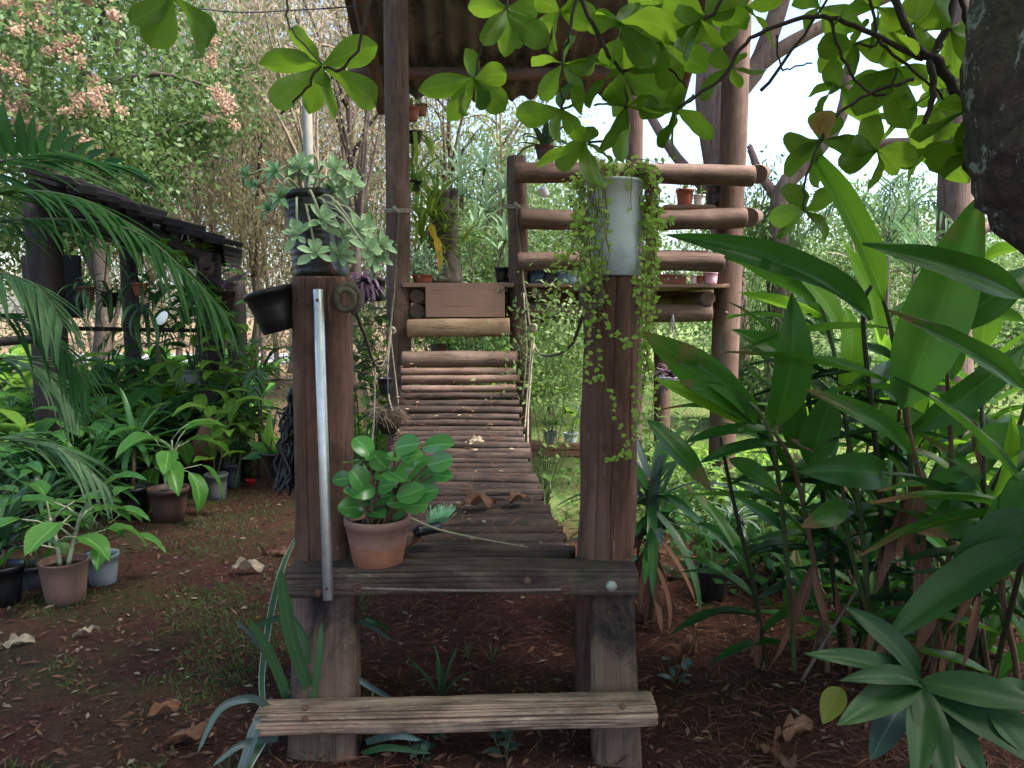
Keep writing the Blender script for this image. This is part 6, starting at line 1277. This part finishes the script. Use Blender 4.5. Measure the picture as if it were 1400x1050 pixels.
P, rg = scatter(9000, -1.4, 2.6, 1.8, 6.0, 3, lambda x, y, r: r.random(len(x)) < np.where(x > .75, .9, np.where(x > -.7, .25 + .4 * (y > 3.2), .06))); n = len(P); a = rg.uniform(0, 6.28, n); D = np.stack([np.cos(a), np.sin(a), rg.uniform(-.05, .15, n)], 1); P[:, 2] += .007
tag(link('pine_needles', leafmass('pine_needles', P, D, .0030, rg.uniform(.06, .17, n), None, None, up=(0, 0, 3), seed=5), M['needle']), 'rusty pine needles carpeting the ground under the bridge and ginger', 'pine needles', None, 'stuff')
Q = []
rg = np.random.default_rng(8)
for i in range(620):
    s = arc[-1] * (rg.random() ** .9); p, tg = on_curve(s); left = rg.random() < .35; xx = bx(p.y) - (.87 - rg.random() * .16 if left else rg.random() * .85); Q.append((xx, p.y, p.z + .022 + rg.random() * .02))
P = np.array(Q); n = len(P); a = rg.uniform(0, 6.28, n); D = np.stack([np.cos(a), np.sin(a), rg.uniform(-.15, .2, n)], 1)
tag(link('pine_needles', leafmass('pine_needles', P, D, .0032, rg.uniform(.07, .18, n), None, None, up=(0, 0, 3), seed=6), M['needle']), 'rusty pine needles caught on the bridge slats', 'pine needles', None, 'stuff')
P2 = P[rg.integers(0, n, 90)]; a = rg.uniform(0, 6.28, 90); D = np.stack([np.cos(a), np.sin(a), rg.uniform(-.1, .2, 90)], 1)
tag(link('leaf_litter', leafmass('leaf_litter', P2, D, .016, .035, None, None, up=(0, 0, 3), seed=6), M['dryleafpale']), 'pale leaf crumbs on the bridge slats', 'leaf litter', None, 'stuff')
def grass(label, P, rg, L, w, mat, seed):
    n = len(P); D = rg.normal(size=(n, 3)) * [.7, .7, .2]; D[:, 2] = rg.uniform(.35, 1.1, n); D /= np.linalg.norm(D, axis=1, keepdims=True); P = P - [0, 0, .004]
    tag(link('grass', leafmass('grass', P, D, w, L * rg.uniform(.5, 1.2, n), None, None, seed=seed), M[mat]), label, 'grass', None, 'stuff')
P, rg = scatter(60000, -3.4, -.6, 2.0, 10, 11, lambda x, y, r: (noise2(x, y, 1.9) + .55 * noise2(x, y, 7.0) + r.random(len(x)) * .30) > .28); grass('thin grass growing in patches on the nursery path', P, rg, .045, .005, 'grass', 1)
P, rg = scatter(60000, -.4, 4.2, 5.2, 15, 12, lambda x, y, r: (noise2(x, y, .9) + r.random(len(x)) * 1.2 + (y - 6) * .35) > .55); grass('short pale lawn beyond the tower and the ginger', P, rg, .055, .009, 'grasslawn', 2)
rg = np.random.default_rng(15)
def cover(label, cx, cy, rx, ry, n, h, ll, mat, seed, name='ground_cover'):
    rg = np.random.default_rng(seed); P = rg.normal(size=(n, 3)) * [rx * .5, ry * .5, h * .25] + [cx, cy, h * .45]; P[:, 2] = np.maximum(P[:, 2], .01); D = rg.normal(size=(n, 3)) + [0, 0, .6]; D /= np.linalg.norm(D, axis=1, keepdims=True)
    tag(link(name, leafmass(name, P, D, ll * .5, ll * (.6 + .8 * rg.random(n)), None, None, seed=seed), M[mat]), label, 'ground cover', None, 'stuff')
for (px, py, rx, ry, n, h, ll, mt, lb) in ((1120, 690, 1.6, .9, 3600, .30, .075, 'fgreen', 'low leafy ground cover behind the ginger stalks'), (1010, 660, .9, .7, 2200, .26, .06, 'lime', 'low lime ground cover between corner post and ginger'), (930, 720, .7, .5, 1500, .2, .06, 'fgreen', 'low weeds around the dracaena'), (1330, 720, 1.0, .8, 2200, .3, .07, 'lime', 'sunlit weeds behind the ginger'),
                                   (1230, 790, 1.1, .5, 1700, .30, .10, 'dark', 'dark leaves low between the ginger stalks'), (1030, 745, .7, .4, 1100, .16, .05, 'fgreen', 'short weeds around the slate pot'), (180, 560, 1.8, 1.2, 2600, .35, .09, 'fgreen', 'low green cover deep behind the nursery'), (500, 620, .8, .9, 1700, .3, .07, 'lime', 'weeds under the bridge rope'), (640, 560, 1.2, 1.0, 2200, .4, .08, 'fgreen', 'weeds under the tower')):
    g = gr(px, py); cover(lb, g.x, g.y, rx, ry, n, h, ll, mt, int(px))
